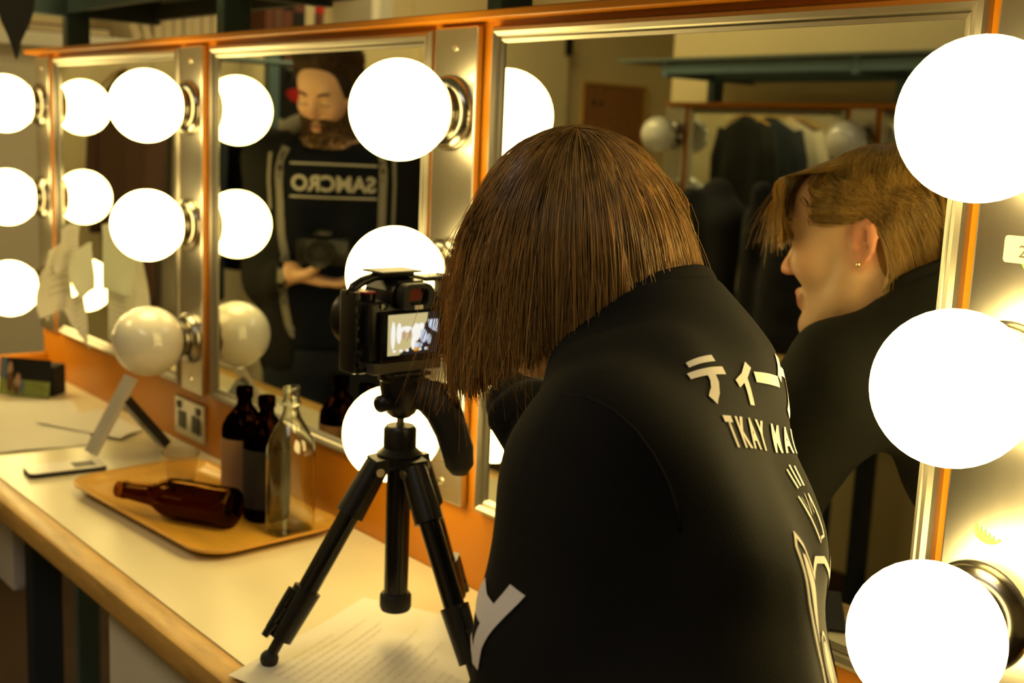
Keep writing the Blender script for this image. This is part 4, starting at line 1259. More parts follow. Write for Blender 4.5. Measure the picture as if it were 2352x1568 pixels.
# right hand on the camera: thumb behind, fingers round the side
hand_sdf(fd, WR, (-0.86, 0.34, 0.28), (-0.42, -0.85, -0.1), (0.1, -0.2, 0.95), 0.92,
         [(0.25, 0.5, 0.35), (0.3, 0.55, 0.4), (0.35, 0.6, 0.45), (0.4, 0.65, 0.5)], [(0.75, 0.35, 0.45), (0.8, 0.1, 0.6), (0.75, -0.15, 0.62)])
hand_sdf(fd, WL, (-0.93, 0.30, -0.12), (0.0, 0.1, -1), (0.3, 0.95, 0), 0.92,
         [(0.1, 0.25, 0.2), (0.1, 0.28, 0.2), (0.12, 0.3, 0.2), (0.15, 0.3, 0.25)], [(0.7, 0.7, 0.1), (0.85, 0.45, 0.1), (0.95, 0.2, 0.1)])
skin_mat('skin_woman', (0.66, 0.40, 0.25), (0.55, 0.16, 0.12), (0.68, 0.28, 0.17), lambda c: Tw(c), Bw, SW)
P, Q = fd.mesh()
body = child(np_mesh('body', P, Q, 'skin_woman', wo, 2), WO)
del fd

# sweater
def wr_noise(P):
    x, y, z = P.T
    n = 0.0022 * np.sin(38 * x + 22 * z + 3 * np.sin(19 * y)) * np.sin(27 * y - 31 * z) + 0.0012 * np.sin(70 * z + 40 * y + 30 * x)
    w = np.exp(-((x + 0.02) ** 2 + (y + 0.40) ** 2 + (z - 1.12) ** 2) / 0.075 ** 2)
    n = n + w * 0.0055 * np.sin(95 * (0.55 * x + 0.25 * y + 0.8 * z) + 2.0 * np.sin(25 * y))
    w2 = np.exp(-((x + 0.17) ** 2 + (y + 0.27) ** 2 + (z - 1.285) ** 2) / 0.06 ** 2)
    n = n + w2 * 0.0025 * np.sin(120 * (0.7 * x - 0.6 * y))
    c = np.array([-0.09, -0.28, 1.15])
    d = P - c; d /= np.linalg.norm(d, axis=1, keepdims=True)
    return P + d * n[:, None]
fs = Field((-0.56, -0.76, 0.80), (0.32, -0.005, 1.40), 0.0048)
for sg in (-1, 1):
    fs.chain([Cc + Lt * 0.060 * sg + np.array([0, 0, 0.0]), M2 + Lt * 0.060 * sg, M3 + Lt * 0.055 * sg, PV + Lp * 0.07 * sg], [0.069, 0.094, 0.098, 0.112], 0.05)
fs.chain([Cc + np.array([0.0, 0.0, 0.01]), SL + np.array([0, 0, -0.005])], [0.068, 0.062], 0.05)
fs.chain([Cc + np.array([-0.03, -0.0, 0.01]), SR], [0.062, 0.060], 0.05)
fs.chain([SL, SL * 0.55 + EL * 0.45], [0.066, 0.062], 0.022)
fs.chain([SL * 0.55 + EL * 0.45, EL, WL + (WL - EL) * -0.05], [0.062, 0.058, 0.040], 0.012)
fs.chain([SR, ER, WR + (WR - ER) * -0.04], [0.062, 0.055, 0.037], 0.035)
# neck opening
nd = np.array([-0.50, -0.05, 0.86]); nd /= np.linalg.norm(nd)
ncen = np.array([-0.200, -0.235, 1.312])
fs.cap(ncen - nd * 0.07, ncen - nd * 0.004, 0.084, 0.066, 0.035)
fs.half(ncen, nd, ncen - 0.13, ncen + 0.13, 0.004)
fs.cap(ncen - nd * 0.05, ncen + nd * 0.09, 0.052, 0.058, 0.006, 's')
# creases: arm pit fold and elbow folds
for a, b, r_ in (((-0.02, -0.36, 1.14), (0.02, -0.40, 1.07), 0.010), ((-0.085, -0.455, 1.09), (-0.02, -0.44, 1.02), 0.012), ((-0.03, -0.345, 1.19), (0.01, -0.31, 1.10), 0.006)):
    fs.cap(a, b, r_, r_ * 0.6, 0.03, 's')
P, Q = fs.mesh()
mat('sweater', (0.0060, 0.0058, 0.0052), 0.85, spec=0.25, bump=0.25, bscale=900)
swt = child(np_mesh('sweater', P, Q, 'sweater', wo, 4, wr_noise), WO)
swt['label'] = 'black long sleeved sweater with white print'
del fs
# collar band and cuffs
e1 = np.cross(nd, [0, 1.0, 0]); e1 /= np.linalg.norm(e1); e2 = np.cross(nd, e1)
mb = MB()
ringp = [ncen - nd * 0.006 + 0.0615 * (e1 * math.cos(a) + e2 * math.sin(a)) for a in [2 * math.pi * k / 40 for k in range(41)]]
rings = []
for k in range(40):
    a = 2 * math.pi * k / 40
    er = e1 * math.cos(a) + e2 * math.sin(a)
    rings.append([tuple(ncen + er * r_ + nd * h) for r_, h in ((0.058, -0.018), (0.0575, 0.006), (0.060, 0.010), (0.0635, 0.006), (0.066, -0.016))])
fsx = [(i * 5 + j, i * 5 + j + 1, ((i + 1) % 40) * 5 + j + 1, ((i + 1) % 40) * 5 + j) for i in range(40) for j in range(4)]
mb.add([p for r_ in rings for p in r_], fsx)
child(mb.build('collar', 'sweater', wo, smooth=True), WO)
for w_, e_ in ((WL, EL), (WR, ER)):
    d_ = (w_ - e_) / np.linalg.norm(w_ - e_)
    MBc = MB().lathe([(0.031, -0.045), (0.041, -0.045), (0.041, -0.012), (0.036, -0.002), (0.030, -0.004)], w_, d_, 28, closed=True)
    child(MBc.build('cuff', 'sweater', wo, smooth=True), WO)
# trousers and shoes
ft = Field((-0.14, -0.82, 0.03), (0.34, -0.30, 1.06), 0.006)
for sg in (-1, 1):
    ft.cap(PV + Lp * 0.06 * sg + np.array([0, 0, 0.03]), PV + Lp * 0.075 * sg + np.array([0, 0, -0.06]), 0.098, 0.098, 0.03)
    h0, kn, an = hip[(sg + 1) // 2]
    ft.chain([h0, kn, an], [0.086, 0.064, 0.052], 0.015)
P, Q = ft.mesh()
mat('trousers', (0.010, 0.010, 0.012), 0.9)
child(np_mesh('trousers', P, Q, 'trousers', wo, 4), WO)
del ft
for sg in (-1, 1):
    an = hip[(sg + 1) // 2][2]; f_ = np.array([-0.66, -0.75 * 0 + 0.30, 0]); f_ /= np.linalg.norm(f_)
    f_ = np.array([-0.1, 1.0, 0.0]) * 0.0 + np.array([-0.62, 0.12, 0]); f_ /= np.linalg.norm(f_)
    fsho = Field(an - np.array([0.25, 0.12, 0.09]), an + np.array([0.12, 0.14, 0.08]), 0.005)
    a0 = np.array([an[0], an[1], 0.042])
    fsho.chain([a0 - f_ * 0.03, a0 + f_ * 0.08, a0 + f_ * 0.15 + np.array([0, 0, -0.008])], [0.040, 0.038, 0.030], 0.02)
    fsho.cap(a0, an + np.array([0, 0, 0.01]), 0.042, 0.042, 0.02)
    fsho.half((0, 0, 0.003), (0, 0, -1), an - 0.3, an + 0.3)
    P, Q = fsho.mesh()
    child(np_mesh('shoe', P, Q, 'black_rubber', wo, 2), WO)
# earring (right ear, towards the mirror) and one in the other ear
for sg in (-1, 1):
    child(MB().sphere(Tw((-0.010, sg * 0.0815, -0.0275)), 0.0026, 12, 8).build('ear_stud', 'gold', wo, smooth=True), WO)
# eyes, brows
for sg in (-1, 1):
    child(MB().sphere(Tw((0.0775, sg * 0.031, -0.001)), 0.0100 * SW, 16, 10).build('eye', 'white_plastic', wo, smooth=True), WO)

# ---- hair
hair_mat('hair_woman', (0.17, 0.082, 0.021), (0.95, 0.63, 0.21), 0.25, 0.9, 0.55)
mat('hair_base', (0.28, 0.155, 0.045), 0.5)
def catmull(pts, n):
    """pts (N, M, 3) -> (N, n, 3)"""
    M = pts.shape[1]
    ext = np.concatenate([2 * pts[:, :1] - pts[:, 1:2], pts, 2 * pts[:, -1:] - pts[:, -2:-1]], 1)
    u = np.linspace(0, M - 1, n); i = np.minimum(u.astype(int), M - 2); t = (u - i)[None, :, None]
    p0, p1, p2, p3 = ext[:, i], ext[:, i + 1], ext[:, i + 2], ext[:, i + 3]
    return 0.5 * (2 * p1 + (p2 - p0) * t + (2 * p0 - 5 * p1 + 4 * p2 - p3) * t ** 2 + (3 * p1 - p0 - 3 * p2 + p3) * t ** 3)
CEN = np.array([-0.012, 0, 0.030]); RAD = np.array([0.097, 0.0765, 0.081])
def push_out(A, off):
    q = A - CEN
    rr = np.where(q[..., 2:3] > 0, RAD, np.array([0.092, 0.073, 0.15]))
    k0 = np.linalg.norm(q / rr, axis=-1)
    f = np.where(k0 < off, off / np.maximum(k0, 1e-6), 1.0)
    return CEN + q * f[..., None]
def hair_paths(N, seed, clump=0.55):
    g = np.random.default_rng(seed)
    d = g.normal(size=(N * 4, 3)); d /= np.linalg.norm(d, axis=1, keepdims=True)
    az = np.degrees(np.arctan2(d[:, 1], d[:, 0]))         # 0 = face, +90 = left ear
    el = np.degrees(np.arcsin(d[:, 2]))
    line = np.interp(np.abs(az), [0, 35, 60, 80, 100, 130, 180], [50, 46, 30, 10, -8, -28, -34])
    d = d[el > line][:N]
    xa = np.radians(g.uniform(-80, 12, N // 6)); xe = np.radians(g.uniform(44, 72, N // 6))
    d = np.concatenate([d, np.stack([np.cos(xe) * np.cos(xa), np.cos(xe) * np.sin(xa), np.sin(xe)], 1)]); n = len(d)
    az = np.degrees(np.arctan2(d[:, 1], d[:, 0])); el = np.degrees(np.arcsin(d[:, 2]))
    lay = g.uniform(0.0, 1.0, n) ** 0.8
    root = CEN + d * RAD * 1.005
    crown = np.array([-0.045, 0.010, 0.112])
    K = 24
    # free hanging strands
    gl = 0.6 * (Bw @ np.array([0, 0, -1.0])) + 0.4 * np.array([-0.05, 0, -1.0])
    v = root - crown; v /= np.linalg.norm(v, axis=1, keepdims=True)
    p = root.copy(); pts = [p]; step = 0.0115
    for k in range(K - 1):
        t = k / (K - 1)
        wg = 0.16 + 0.30 * t
        v = v * (1 - wg) + gl * wg + g.normal(size=v.shape) * 0.02
        v /= np.linalg.norm(v, axis=1, keepdims=True)
        p = push_out(p + v * step, 1.01 + 0.09 * lay * min(1, 0.3 + t * 1.4))
        pts.append(p)
    A = np.stack(pts, 1)
    azp = np.degrees(np.arctan2(A[..., 1], A[..., 0]))
    cut = np.interp(np.abs(azp), [0, 40, 80, 120, 180], [-0.110, -0.112, -0.110, -0.086, -0.056])
    cut = cut + g.normal(size=(n, 1)) * 0.008
    below = A[..., 2] < cut
    first = np.maximum(np.where(below.any(1), below.argmax(1), K - 1), 4)
    out = np.empty((n, 16, 3))
    u = first[:, None] * np.linspace(0, 1, 16)[None, :]
    i0 = np.minimum(u.astype(int), K - 2); fr_ = u - i0
    for ax in range(3):
        out[..., ax] = np.take_along_axis(A[..., ax], i0, 1) * (1 - fr_) + np.take_along_axis(A[..., ax], i0 + 1, 1) * fr_
    # her right side: over the temple and tucked behind the ear
    az2 = np.degrees(np.arctan2(root[:, 1] - crown[1], root[:, 0] - crown[0]))
    sr = (az2 > -125) & (az2 < 0)
    m = sr.sum(); rt_ = root[sr]; dd = d[sr]; tz = g.uniform(0, 1, (m, 1))
    fwd = np.clip((dd[:, :1] + 0.3) / 1.2, 0, 1)
    lowt = g.uniform(0, 1, (m, 1))
    mA = rt_ * 0.50 + 0.50 * np.concatenate([0.120 * fwd - 0.025, -0.047 - 0.02 * (1 - fwd), 0.060 + 0.01 * lowt], 1)
    mB = np.concatenate([0.108 * fwd - 0.032, -0.060 - 0.014 * (1 - fwd), 0.008 + 0.050 * lowt + 0.02 * (1 - fwd)], 1)
    w1 = np.concatenate([-0.030 - 0.060 * tz + 0.010 * fwd, -0.080 + 0.014 * tz, 0.020 - 0.008 * fwd + 0.018 * tz], 1)
    wq = np.clip(fwd / 0.35, 0, 1)
    mB = mB * wq + (0.5 * rt_ + 0.5 * w1) * (1 - wq)
    mA = mA * wq + (0.78 * rt_ + 0.22 * w1) * (1 - wq)
    w2 = np.concatenate([-0.044 - 0.062 * tz, -0.077 + 0.034 * tz, -0.035 + 0 * tz], 1)
    w3 = np.concatenate([-0.022 - 0.082 * tz, -0.066 + 0.036 * tz, -0.090 - 0.026 * (1 - tz)], 1) + g.normal(size=(m, 3)) * 0.005
    cr = catmull(np.stack([rt_, mA, mB, w1, w2, w3], 1), 16)
    out[sr] = push_out(cr, (1.01 + 0.04 * lay[sr][:, None] * np.linspace(0.2, 1, 16)[None]))
    # left of the parting: a curtain beside the left cheek
    lf = (az2 >= 0) & (az2 < 50) & (el > 28)
    m = lf.sum(); rt_ = root[lf]; tz = g.uniform(0, 1, (m, 1))
    c1_ = np.concatenate([rt_[:, :1] * 0.9, 0.045 + 0.028 * tz, 0.070 + 0 * tz], 1) * 0.6 + rt_ * 0.4
    c2_ = np.concatenate([0.030 + 0.045 * tz, 0.084 - 0.012 * tz, 0.010 + 0 * tz], 1)
    c3_ = np.concatenate([0.030 + 0.048 * tz, 0.082 - 0.010 * tz, -0.055 + 0 * tz], 1)
    c4_ = np.concatenate([0.030 + 0.046 * tz, 0.066 - 0.010 * tz, -0.106 + g.normal(size=(m, 1)) * 0.010], 1)
    out[lf] = push_out(catmull(np.stack([rt_, c1_, c2_, c3_, c4_], 1), 16), 1.02)
    # fringe falling to the brow
    fg = (az > -72) & (az < 30) & (el > 38) & (g.uniform(size=n) < np.where(az > 8, 0.45, np.where(az < -48, 0.6, 0.92)))
    m = fg.sum(); rt_ = root[fg]; yy = rt_[:, 1:2]
    sp_ = g.uniform(0, 1, (m, 1))
    b1 = np.concatenate([0.088 + 0.006 * sp_, yy * 0.9 - 0.006, 0.078 + 0 * yy], 1)
    b2 = np.concatenate([0.106 + 0.008 * sp_ - 0.45 * np.abs(yy), yy * 1.15 - 0.016, 0.042 + 0 * yy], 1)
    b3 = np.concatenate([0.104 + 0.008 * sp_ - 0.50 * np.abs(yy), yy * 1.20 - 0.022, 0.008 + g.normal(size=(m, 1)) * 0.006 - 0.25 * np.clip(yy, 0, 1)], 1)
    out[fg] = catmull(np.stack([rt_, b1, b2, b3], 1), 16)
    # locks
    G = max(8, n // 42)
    gi = g.choice(n, G, replace=False)
    kind = np.where(fg, 2, np.where(sr, 1, np.where(lf, 3, 0)))
    dist = ((root[:, None, :] - root[gi][None]) ** 2).sum(2) + (kind[:, None] != kind[gi][None]) * 10.0
    near_ = gi[dist.argmin(1)]
    w = clump * g.uniform(0.4, 1.3, (n, 1, 1)) * np.linspace(0, 1, 16)[None, :, None] ** 1.2
    out = out * (1 - np.clip(w, 0, 0.92)) + out[near_] * np.clip(w, 0, 0.92)
    return Hc + SW * (out @ Bw)
hp = hair_paths(11500, 11)
ho = child(strands('hair', hp, 'hair_woman', wo, 0.00046, 0.00028), WO)
ho['kind'] = 'stuff'
ho['label'] = 'chin length light brown bob'
# flyaway strands
fly = hair_paths(1500, 23, 0.1)
gf = np.random.default_rng(4)
dirf = gf.normal(size=(len(fly), 1, 3)); tt = np.linspace(0, 1, 16)[None, :, None]
leftw = np.clip(-(fly[:, 8:9, :] - Hc) @ np.array([0.64, 0.77, 0.0]) / 0.06, 0.15, 1.0)[..., None]
fly = fly + (fly - Hc) * np.array([0.16, 0.16, 0.02]) * tt * leftw * gf.uniform(0.3, 1.4, (len(fly), 1, 1)) + dirf * 0.012 * tt ** 2 * (0.4 + leftw)
fo = child(strands('flyaway_hair', fly, 'hair_woman', wo, 0.00022, 0.00015), WO); fo['kind'] = 'stuff'
# scalp volume under the strands
fc = Field(Hc - 0.16, Hc + 0.16, 0.0045)
Th = lambda p: Hc + SW * (np.array(p, float) @ Bw)
fc.ell(Th((-0.014, 0, 0.031)), np.array([0.0945, 0.0745, 0.0795]) * SW, Bw.T, 0.0)
fc.ell(Th((-0.035, 0.030, -0.020)), np.array([0.062, 0.046, 0.074]) * SW, Bw.T, 0.02)
fc.ell(Th((-0.050, -0.020, -0.010)), np.array([0.050, 0.050, 0.064]) * SW, Bw.T, 0.02)
fc.ell(Th((0.082, 0, -0.015)), np.array([0.078, 0.090, 0.098]) * SW, Bw.T, 0.01, 's')
fc.ell(Th((0.010, -0.085, -0.030)), np.array([0.050, 0.030, 0.062]) * SW, Bw.T, 0.01, 's')
fc.half(Th((0.030, 0, 0.030)), np.array([0.80, 0, -0.60]) @ Bw, Hc - 0.2, Hc + 0.2, 0.006)
P, Q = fc.mesh()
child(np_mesh('hair_cap', P, Q, 'hair_base', wo, 3), WO)

# ---- printed graphics on the sweater
sb = bvh_of(swt)
mat('print_white', (0.80, 0.76, 0.72), 0.7)
Fb = np.array([-0.883, -0.47, 0.0])       # facing of the torso
sp_dir = (M3 - Cc); sp_dir /= np.linalg.norm(sp_dir)
ur = -Lt + np.array([0, 0, -0.34]); ur /= np.linalg.norm(ur)   # u axis: towards her right
sp_dir = sp_dir - ur * (sp_dir @ ur); sp_dir /= np.linalg.norm(sp_dir)
nb_ = np.cross(ur, sp_dir); nb_ /= np.linalg.norm(nb_)
if nb_ @ Fb > 0: nb_ = -nb_                # outward from the back
def drape(P0, du, dv, u_lo, u_hi, v_hi, st=0.004):
    """grid of surface points reached by walking over the cloth from P0"""
    du, dv = V(du), V(dv)
    def walk(p, d, n):
        out_ = []
        for _ in range(n):
            q, nr, _i, _d = sb.find_nearest(p)
            t = (d - nr * nr.dot(d)).normalized()
            p = sb.find_nearest(p + t * st)[0]
            out_.append(p)
        return out_
    spine = [sb.find_nearest(V(P0))[0]]
    spine += walk(spine[0], dv, int(v_hi / st))
    nl, nr_ = int(-u_lo / st), int(u_hi / st)
    rows = []
    for s_ in spine:
        rows.append(walk(s_, -du, nl)[::-1] + [s_] + walk(s_, du, nr_))
    return rows, nl
def drape_map(grid, nl, st=0.004):
    def f(u, v):
        a = min(max(u / st + nl, 0), len(grid[0]) - 1.001); b = min(max(v / st, 0), len(grid) - 1.001)
        i_, j_ = int(a), int(b); fa, fb = a - i_, b - j_
        p = grid[j_][i_].lerp(grid[j_][i_ + 1], fa).lerp(grid[j_ + 1][i_].lerp(grid[j_ + 1][i_ + 1], fa), fb)
        nr = sb.find_nearest(p)[1]
        return p + nr * 0.02, -nr
    return f
BO = np.array([-0.098, -0.205, 1.285])
bgrid, bnl = drape(BO, ur, sp_dir, -0.17, 0.11, 0.36)
back_map = drape_map(bgrid, bnl)
def shift(polys, du, dv, s=1.0):
    return [([(x * s + du, y * s + dv) for x, y in vs_], fs_) for vs_, fs_ in polys]
# katakana, 1 unit = glyph box, y down
TE = [P2([(0.16, 0.05), (0.84, 0.05), (0.84, 0.21), (0.16, 0.21)]), P2([(0.04, 0.33), (0.96, 0.33), (0.96, 0.49), (0.04, 0.49)]), S2([(0.55, 0.47), (0.55, 0.62), (0.47, 0.80), (0.28, 0.97)], 0.20)]
I_ = [S2([(0.80, 0.30), (0.55, 0.52), (0.25, 0.66)], 0.15), S2([(0.56, 0.50), (0.56, 1.0)], 0.15)]
BAR = [P2([(0.06, 0.42), (0.94, 0.42), (0.94, 0.60), (0.06, 0.60)])]
KE = [S2([(0.36, 0.04), (0.27, 0.25), (0.10, 0.45)], 0.15), P2([(0.28, 0.22), (0.96, 0.22), (0.96, 0.38), (0.22, 0.38)]), S2([(0.66, 0.36), (0.64, 0.62), (0.52, 0.82), (0.32, 0.98)], 0.17)]
g_ = 0.050
row1 = []
u0_ = -0.140
for gl_, adv in ((TE, 1.0), (I_, 0.85), (BAR, 0.95), (KE, 1.0), (BAR, 0.95)):
    row1 += shift(gl_, u0_, 0.000, g_)
    u0_ += adv * g_ * 0.98
child(decal('print_katakana', row1, back_map, sb, 'print_white', wo), (0, 0, 0))
tv, tf_ = text_polys('T K A Y   M A I D Z A', 0.027, 0.0010, 0.0, 0.0, 0.80)
row2 = [([(x - 0.022, -y + 0.080) for x, y in tv], tf_)]
child(decal('print_name', row2, back_map, sb, 'print_white', wo), (0, 0, 0))
w_ = 0.0042
hand = [S2([(-0.012, 0.215), (-0.004, 0.240)], w_), S2([(0.0, 0.210), (0.005, 0.238)], w_), S2([(0.013, 0.212), (0.014, 0.238)], w_),
        S2([(-0.014, 0.250), (-0.004, 0.276), (-0.006, 0.252), (0.004, 0.274), (0.006, 0.248), (0.012, 0.272), (0.016, 0.248), (0.024, 0.290), (0.024, 0.300), (0.014, 0.302), (0.010, 0.308), (-0.004, 0.272), (-0.014, 0.250)], 0.0036)]
cat = [S2([(-0.085, 0.42), (-0.105, 0.36), (-0.110, 0.305), (-0.098, 0.292), (-0.070, 0.305), (-0.045, 0.335), (-0.015, 0.318), (0.015, 0.318), (0.045, 0.335), (0.070, 0.305), (0.098, 0.292), (0.110, 0.305), (0.105, 0.36), (0.085, 0.42), (0.092, 0.47), (0.072, 0.52), (0.03, 0.545), (-0.03, 0.545), (-0.072, 0.52), (-0.092, 0.47), (-0.085, 0.42)], 0.008),
       P2([(-0.094, 0.312), (-0.080, 0.314), (-0.056, 0.340), (-0.066, 0.365), (-0.076, 0.398), (-0.088, 0.370), (-0.097, 0.330)]),
       P2([(0.094, 0.312), (0.080, 0.314), (0.056, 0.340), (0.066, 0.365), (0.076, 0.398), (0.088, 0.370), (0.097, 0.330)])]
for sgx in (-1, 1):
    cat.append(P2([(sgx * 0.040 + 0.014 * math.cos(a), 0.420 + 0.022 * math.sin(a)) for a in [2 * math.pi * k / 16 for k in range(16)]]))
    cat.append(S2([(sgx * 0.040 + 0.021 * math.cos(a), 0.420 + 0.030 * math.sin(a)) for a in [2 * math.pi * k / 20 for k in range(21)]], 0.004))
    for k in range(3):
        cat.append(S2([(sgx * 0.040, 0.472 + 0.009 * k), (sgx * 0.056, 0.474 + 0.013 * k), (sgx * 0.076, 0.480 + 0.017 * k)], [0.006, 0.005, 0.001]))
cat += [P2([(-0.014, 0.456), (0.014, 0.456), (0.006, 0.470), (-0.006, 0.470)]), S2([(0, 0.470), (0, 0.486)], 0.004), S2([(0.0, 0.486), (0.014, 0.497), (0.028, 0.490)], 0.005), S2([(0.0, 0.486), (-0.014, 0.497), (-0.028, 0.490)], 0.005),
        P2([(-0.03, 0.515), (0.03, 0.515), (0.022, 0.535), (-0.022, 0.535)])]
child(decal('print_hand', shift(hand, -0.014, -0.042, 0.63), back_map, sb, 'print_white', wo), (0, 0, 0))
child(decal('print_cat', shift(cat, -0.016, -0.058, 0.70), back_map, sb, 'print_white', wo), (0, 0, 0))
# shoulder seam
sm = [sb.find_nearest(V(p)) for p in ((-0.0832, -0.4289, 1.2806), (-0.0616, -0.426, 1.2817), (-0.0434, -0.4202, 1.2762), (-0.0291, -0.4144, 1.2659), (-0.018, -0.4091, 1.2523), (-0.0093, -0.4044, 1.2369), (-0.002, -0.4029, 1.2217), (0.004, -0.405, 1.2083))]
child(MB().tube([tuple(h[0] + h[1] * 0.0004) for h in sm], 0.0011, 6).build('shoulder_seam', 'sweater', wo, smooth=True), (0, 0, 0))
# sleeve print on the outside of the left upper arm
ad = (EL - SL) / np.linalg.norm(EL - SL)
so = np.array([-0.55, -0.80, 0.0]); so -= ad * (so @ ad); so /= np.linalg.norm(so)
su = np.cross(ad, so)
def sleeve_map(u, v):
    o_ = SL + ad * v + su * u + so * 0.25
    return V(o_), V(-so)
slv = [S2([(-0.002, 0.098), (-0.014, 0.110), (-0.030, 0.119)], 0.015), S2([(-0.040, 0.098), (-0.030, 0.118), (-0.020, 0.134), (-0.014, 0.148)], 0.012), S2([(-0.004, 0.130), (-0.014, 0.146)], 0.007), S2([(0.012, 0.188), (0.0, 0.175), (-0.012, 0.166)], 0.013), S2([(-0.02, 0.195), (0.01, 0.215)], 0.012)]
child(decal('print_sleeve', slv, sleeve_map, sb, 'print_white', wo), (0, 0, 0))
for ch in wo.children:
    if ch.name.startswith('print_') or True:
        ch.location = V(-WO)

# ------------------------------------------------------------------ the man (seen in the middle mirror)
MO = np.array([-2.10, -0.64, 0.0])
ma = thing('person', 'bearded man in an open dark hoodie looking down at a camera, seen in the mirror', 'person', tuple(MO))
Hm = np.array([-2.100, -0.592, 1.538])
az_ = math.radians(58); pt_ = math.radians(24)
Bm = basis((math.cos(az_) * math.cos(pt_), math.sin(az_) * math.cos(pt_), -math.sin(pt_)), math.radians(4))
SM = 0.91
ta = math.radians(36)
Fm = np.array([math.cos(ta), math.sin(ta), 0.0]); Lm = np.array([-math.sin(ta), math.cos(ta), 0.0])
up_ = np.array([0, 0, 1.0])
Nk = np.array([-2.118, -0.612, 1.425]); Ch = np.array([-2.115, -0.615, 1.325]); Wa = np.array([-2.12, -0.63, 1.08]); Pm = np.array([-2.13, -0.64, 0.92])
sL = Ch + Lm * 0.145 + up_ * 0.035; sR = Ch - Lm * 0.152 + up_ * 0.030
wL = np.array([-2.018, -0.450, 1.108]); eL = np.array([-2.225, -0.500, 1.065])
wR = np.array([-1.985, -0.810, 0.860]); eR = np.array([-2.045, -0.790, 1.085])
fm = Field((-2.42, -1.02, -0.01), (-1.76, -0.30, 1.68), 0.0046)
Tm = head_sdf(fm, Hm, Bm, SM, False)
fm.cap(Hm + SM * (np.array([-0.03, 0, -0.05]) @ Bm), Nk, 0.056, 0.060, 0.02)
fm.cap(Nk, Ch, 0.060, 0.085, 0.03)
for sg in (-1, 1):
    fm.chain([Ch + Lm * 0.07 * sg, Wa + Lm * 0.06 * sg, Pm + Lm * 0.06 * sg], [0.09, 0.085, 0.09], 0.04)
    h0 = Pm + Lm * 0.085 * sg + up_ * -0.03; kn = np.array([-2.12, -0.63, 0.48]) + Lm * 0.10 * sg; an = np.array([-2.14, -0.64, 0.08]) + Lm * 0.11 * sg
    fm.chain([h0, kn, an], [0.082, 0.056, 0.038], 0.03)
for s_, e_, w_ in ((sL, eL, wL), (sR, eR, wR)):
    fm.chain([Ch, s_], [0.07, 0.05], 0.03)
    fm.chain([s_, e_, w_], [0.048, 0.038, 0.027], 0.015)
camc = np.array([-1.955, -0.500, 1.145])
hand_sdf(fm, wL, (0.62, -0.70, -0.22), (0.15, -0.25, 0.95), (0.78, 0.6, 0.1), 1.0,
         [(0.15, 0.35, 0.3), (0.15, 0.35, 0.3), (0.18, 0.4, 0.3), (0.2, 0.45, 0.35)], [(0.6, 0.7, 0.3), (0.6, 0.4, 0.7), (0.5, 0.2, 0.85)])
hand_sdf(fm, wR, (0.25, 0.0, -0.97), (-0.3, 0.9, 0.0), (0.85, 0.3, 0.2), 1.0,
         [(0.2, 0.3, 0.25), (0.25, 0.3, 0.25), (0.3, 0.35, 0.3), (0.3, 0.4, 0.3)], [(0.8, 0.5, 0.3), (0.95, 0.2, 0.2), (0.97, 0.1, 0.2)])
skin_mat('skin_man', (0.76, 0.46, 0.27), (0.50, 0.20, 0.13), (0.72, 0.36, 0.21), lambda c: Tm(c), Bm, SM, 0.75)
P, Q = fm.mesh(); del fm
child(np_mesh('body', P, Q, 'skin_man', ma, 2), MO)
for sg in (-1, 1):
    child(MB().sphere(Tm((0.0768, sg * 0.031, -0.001)), 0.0100, 16, 10).build('eye', 'white_plastic', ma, smooth=True), MO)
    child(MB().tube([tuple(Tm((0.0880 - 0.10 * abs(yy), sg * (0.031 + yy), -0.0045 - 1.2 * yy * yy * 20 * 0.1))) for yy in np.linspace(-0.0125, 0.0125, 9)], 0.0013, 6).build('lash_line', 'black_rubber', ma, smooth=True), MO)
# t-shirt
mat('tshirt', (0.006, 0.008, 0.014), 0.9, spec=0.2); mat('hoodie', (0.012, 0.012, 0.012), 0.95, spec=0.2); mat('hood_grey', (0.28, 0.26, 0.22), 0.95, bump=0.3, bscale=500); mat('jeans', (0.010, 0.014, 0.024), 0.9)
def fold_noise(P):
    x, y, z = P.T
    n = 0.0028 * np.sin(30 * z + 14 * x) * np.sin(22 * y + 9 * x + 6 * z) + 0.0015 * np.sin(60 * x - 40 * z)
    d = P - np.array([-2.12, -0.62, 1.2]); d[:, 2] = 0; d /= np.linalg.norm(d, axis=1, keepdims=True) + 1e-6
    return P + d * n[:, None]
ft = Field((-2.40, -0.95, 0.86), (-1.85, -0.30, 1.52), 0.005)
for sg in (-1, 1):
    ft.chain([Ch + Lm * 0.072 * sg, Wa + Lm * 0.065 * sg, Pm + Lm * 0.065 * sg], [0.099, 0.098, 0.104], 0.05)
ft.cap(Nk + up_ * -0.08, Nk + up_ * -0.045, 0.105, 0.082, 0.04)
for s_ in (sL, sR): ft.chain([Ch + up_ * 0.025, s_ + up_ * 0.004], [0.088, 0.062], 0.04)
ft.half(Nk + up_ * 0.006, (0.45 * Fm[0], 0.45 * Fm[1], 1.0), Nk - 0.085, Nk + 0.085, 0.004)
ft.half((0, 0, 0.90), (0, 0, -1), (-2.4, -0.95, 0.86), (-1.85, -0.30, 0.96), 0.004)
ft.cap(Nk - up_ * 0.05, Nk + up_ * 0.1, 0.062, 0.072, 0.006, 's')
P, Q = ft.mesh(); del ft
tsh = child(np_mesh('t_shirt', P, Q, 'tshirt', ma, 4, fold_noise), MO)
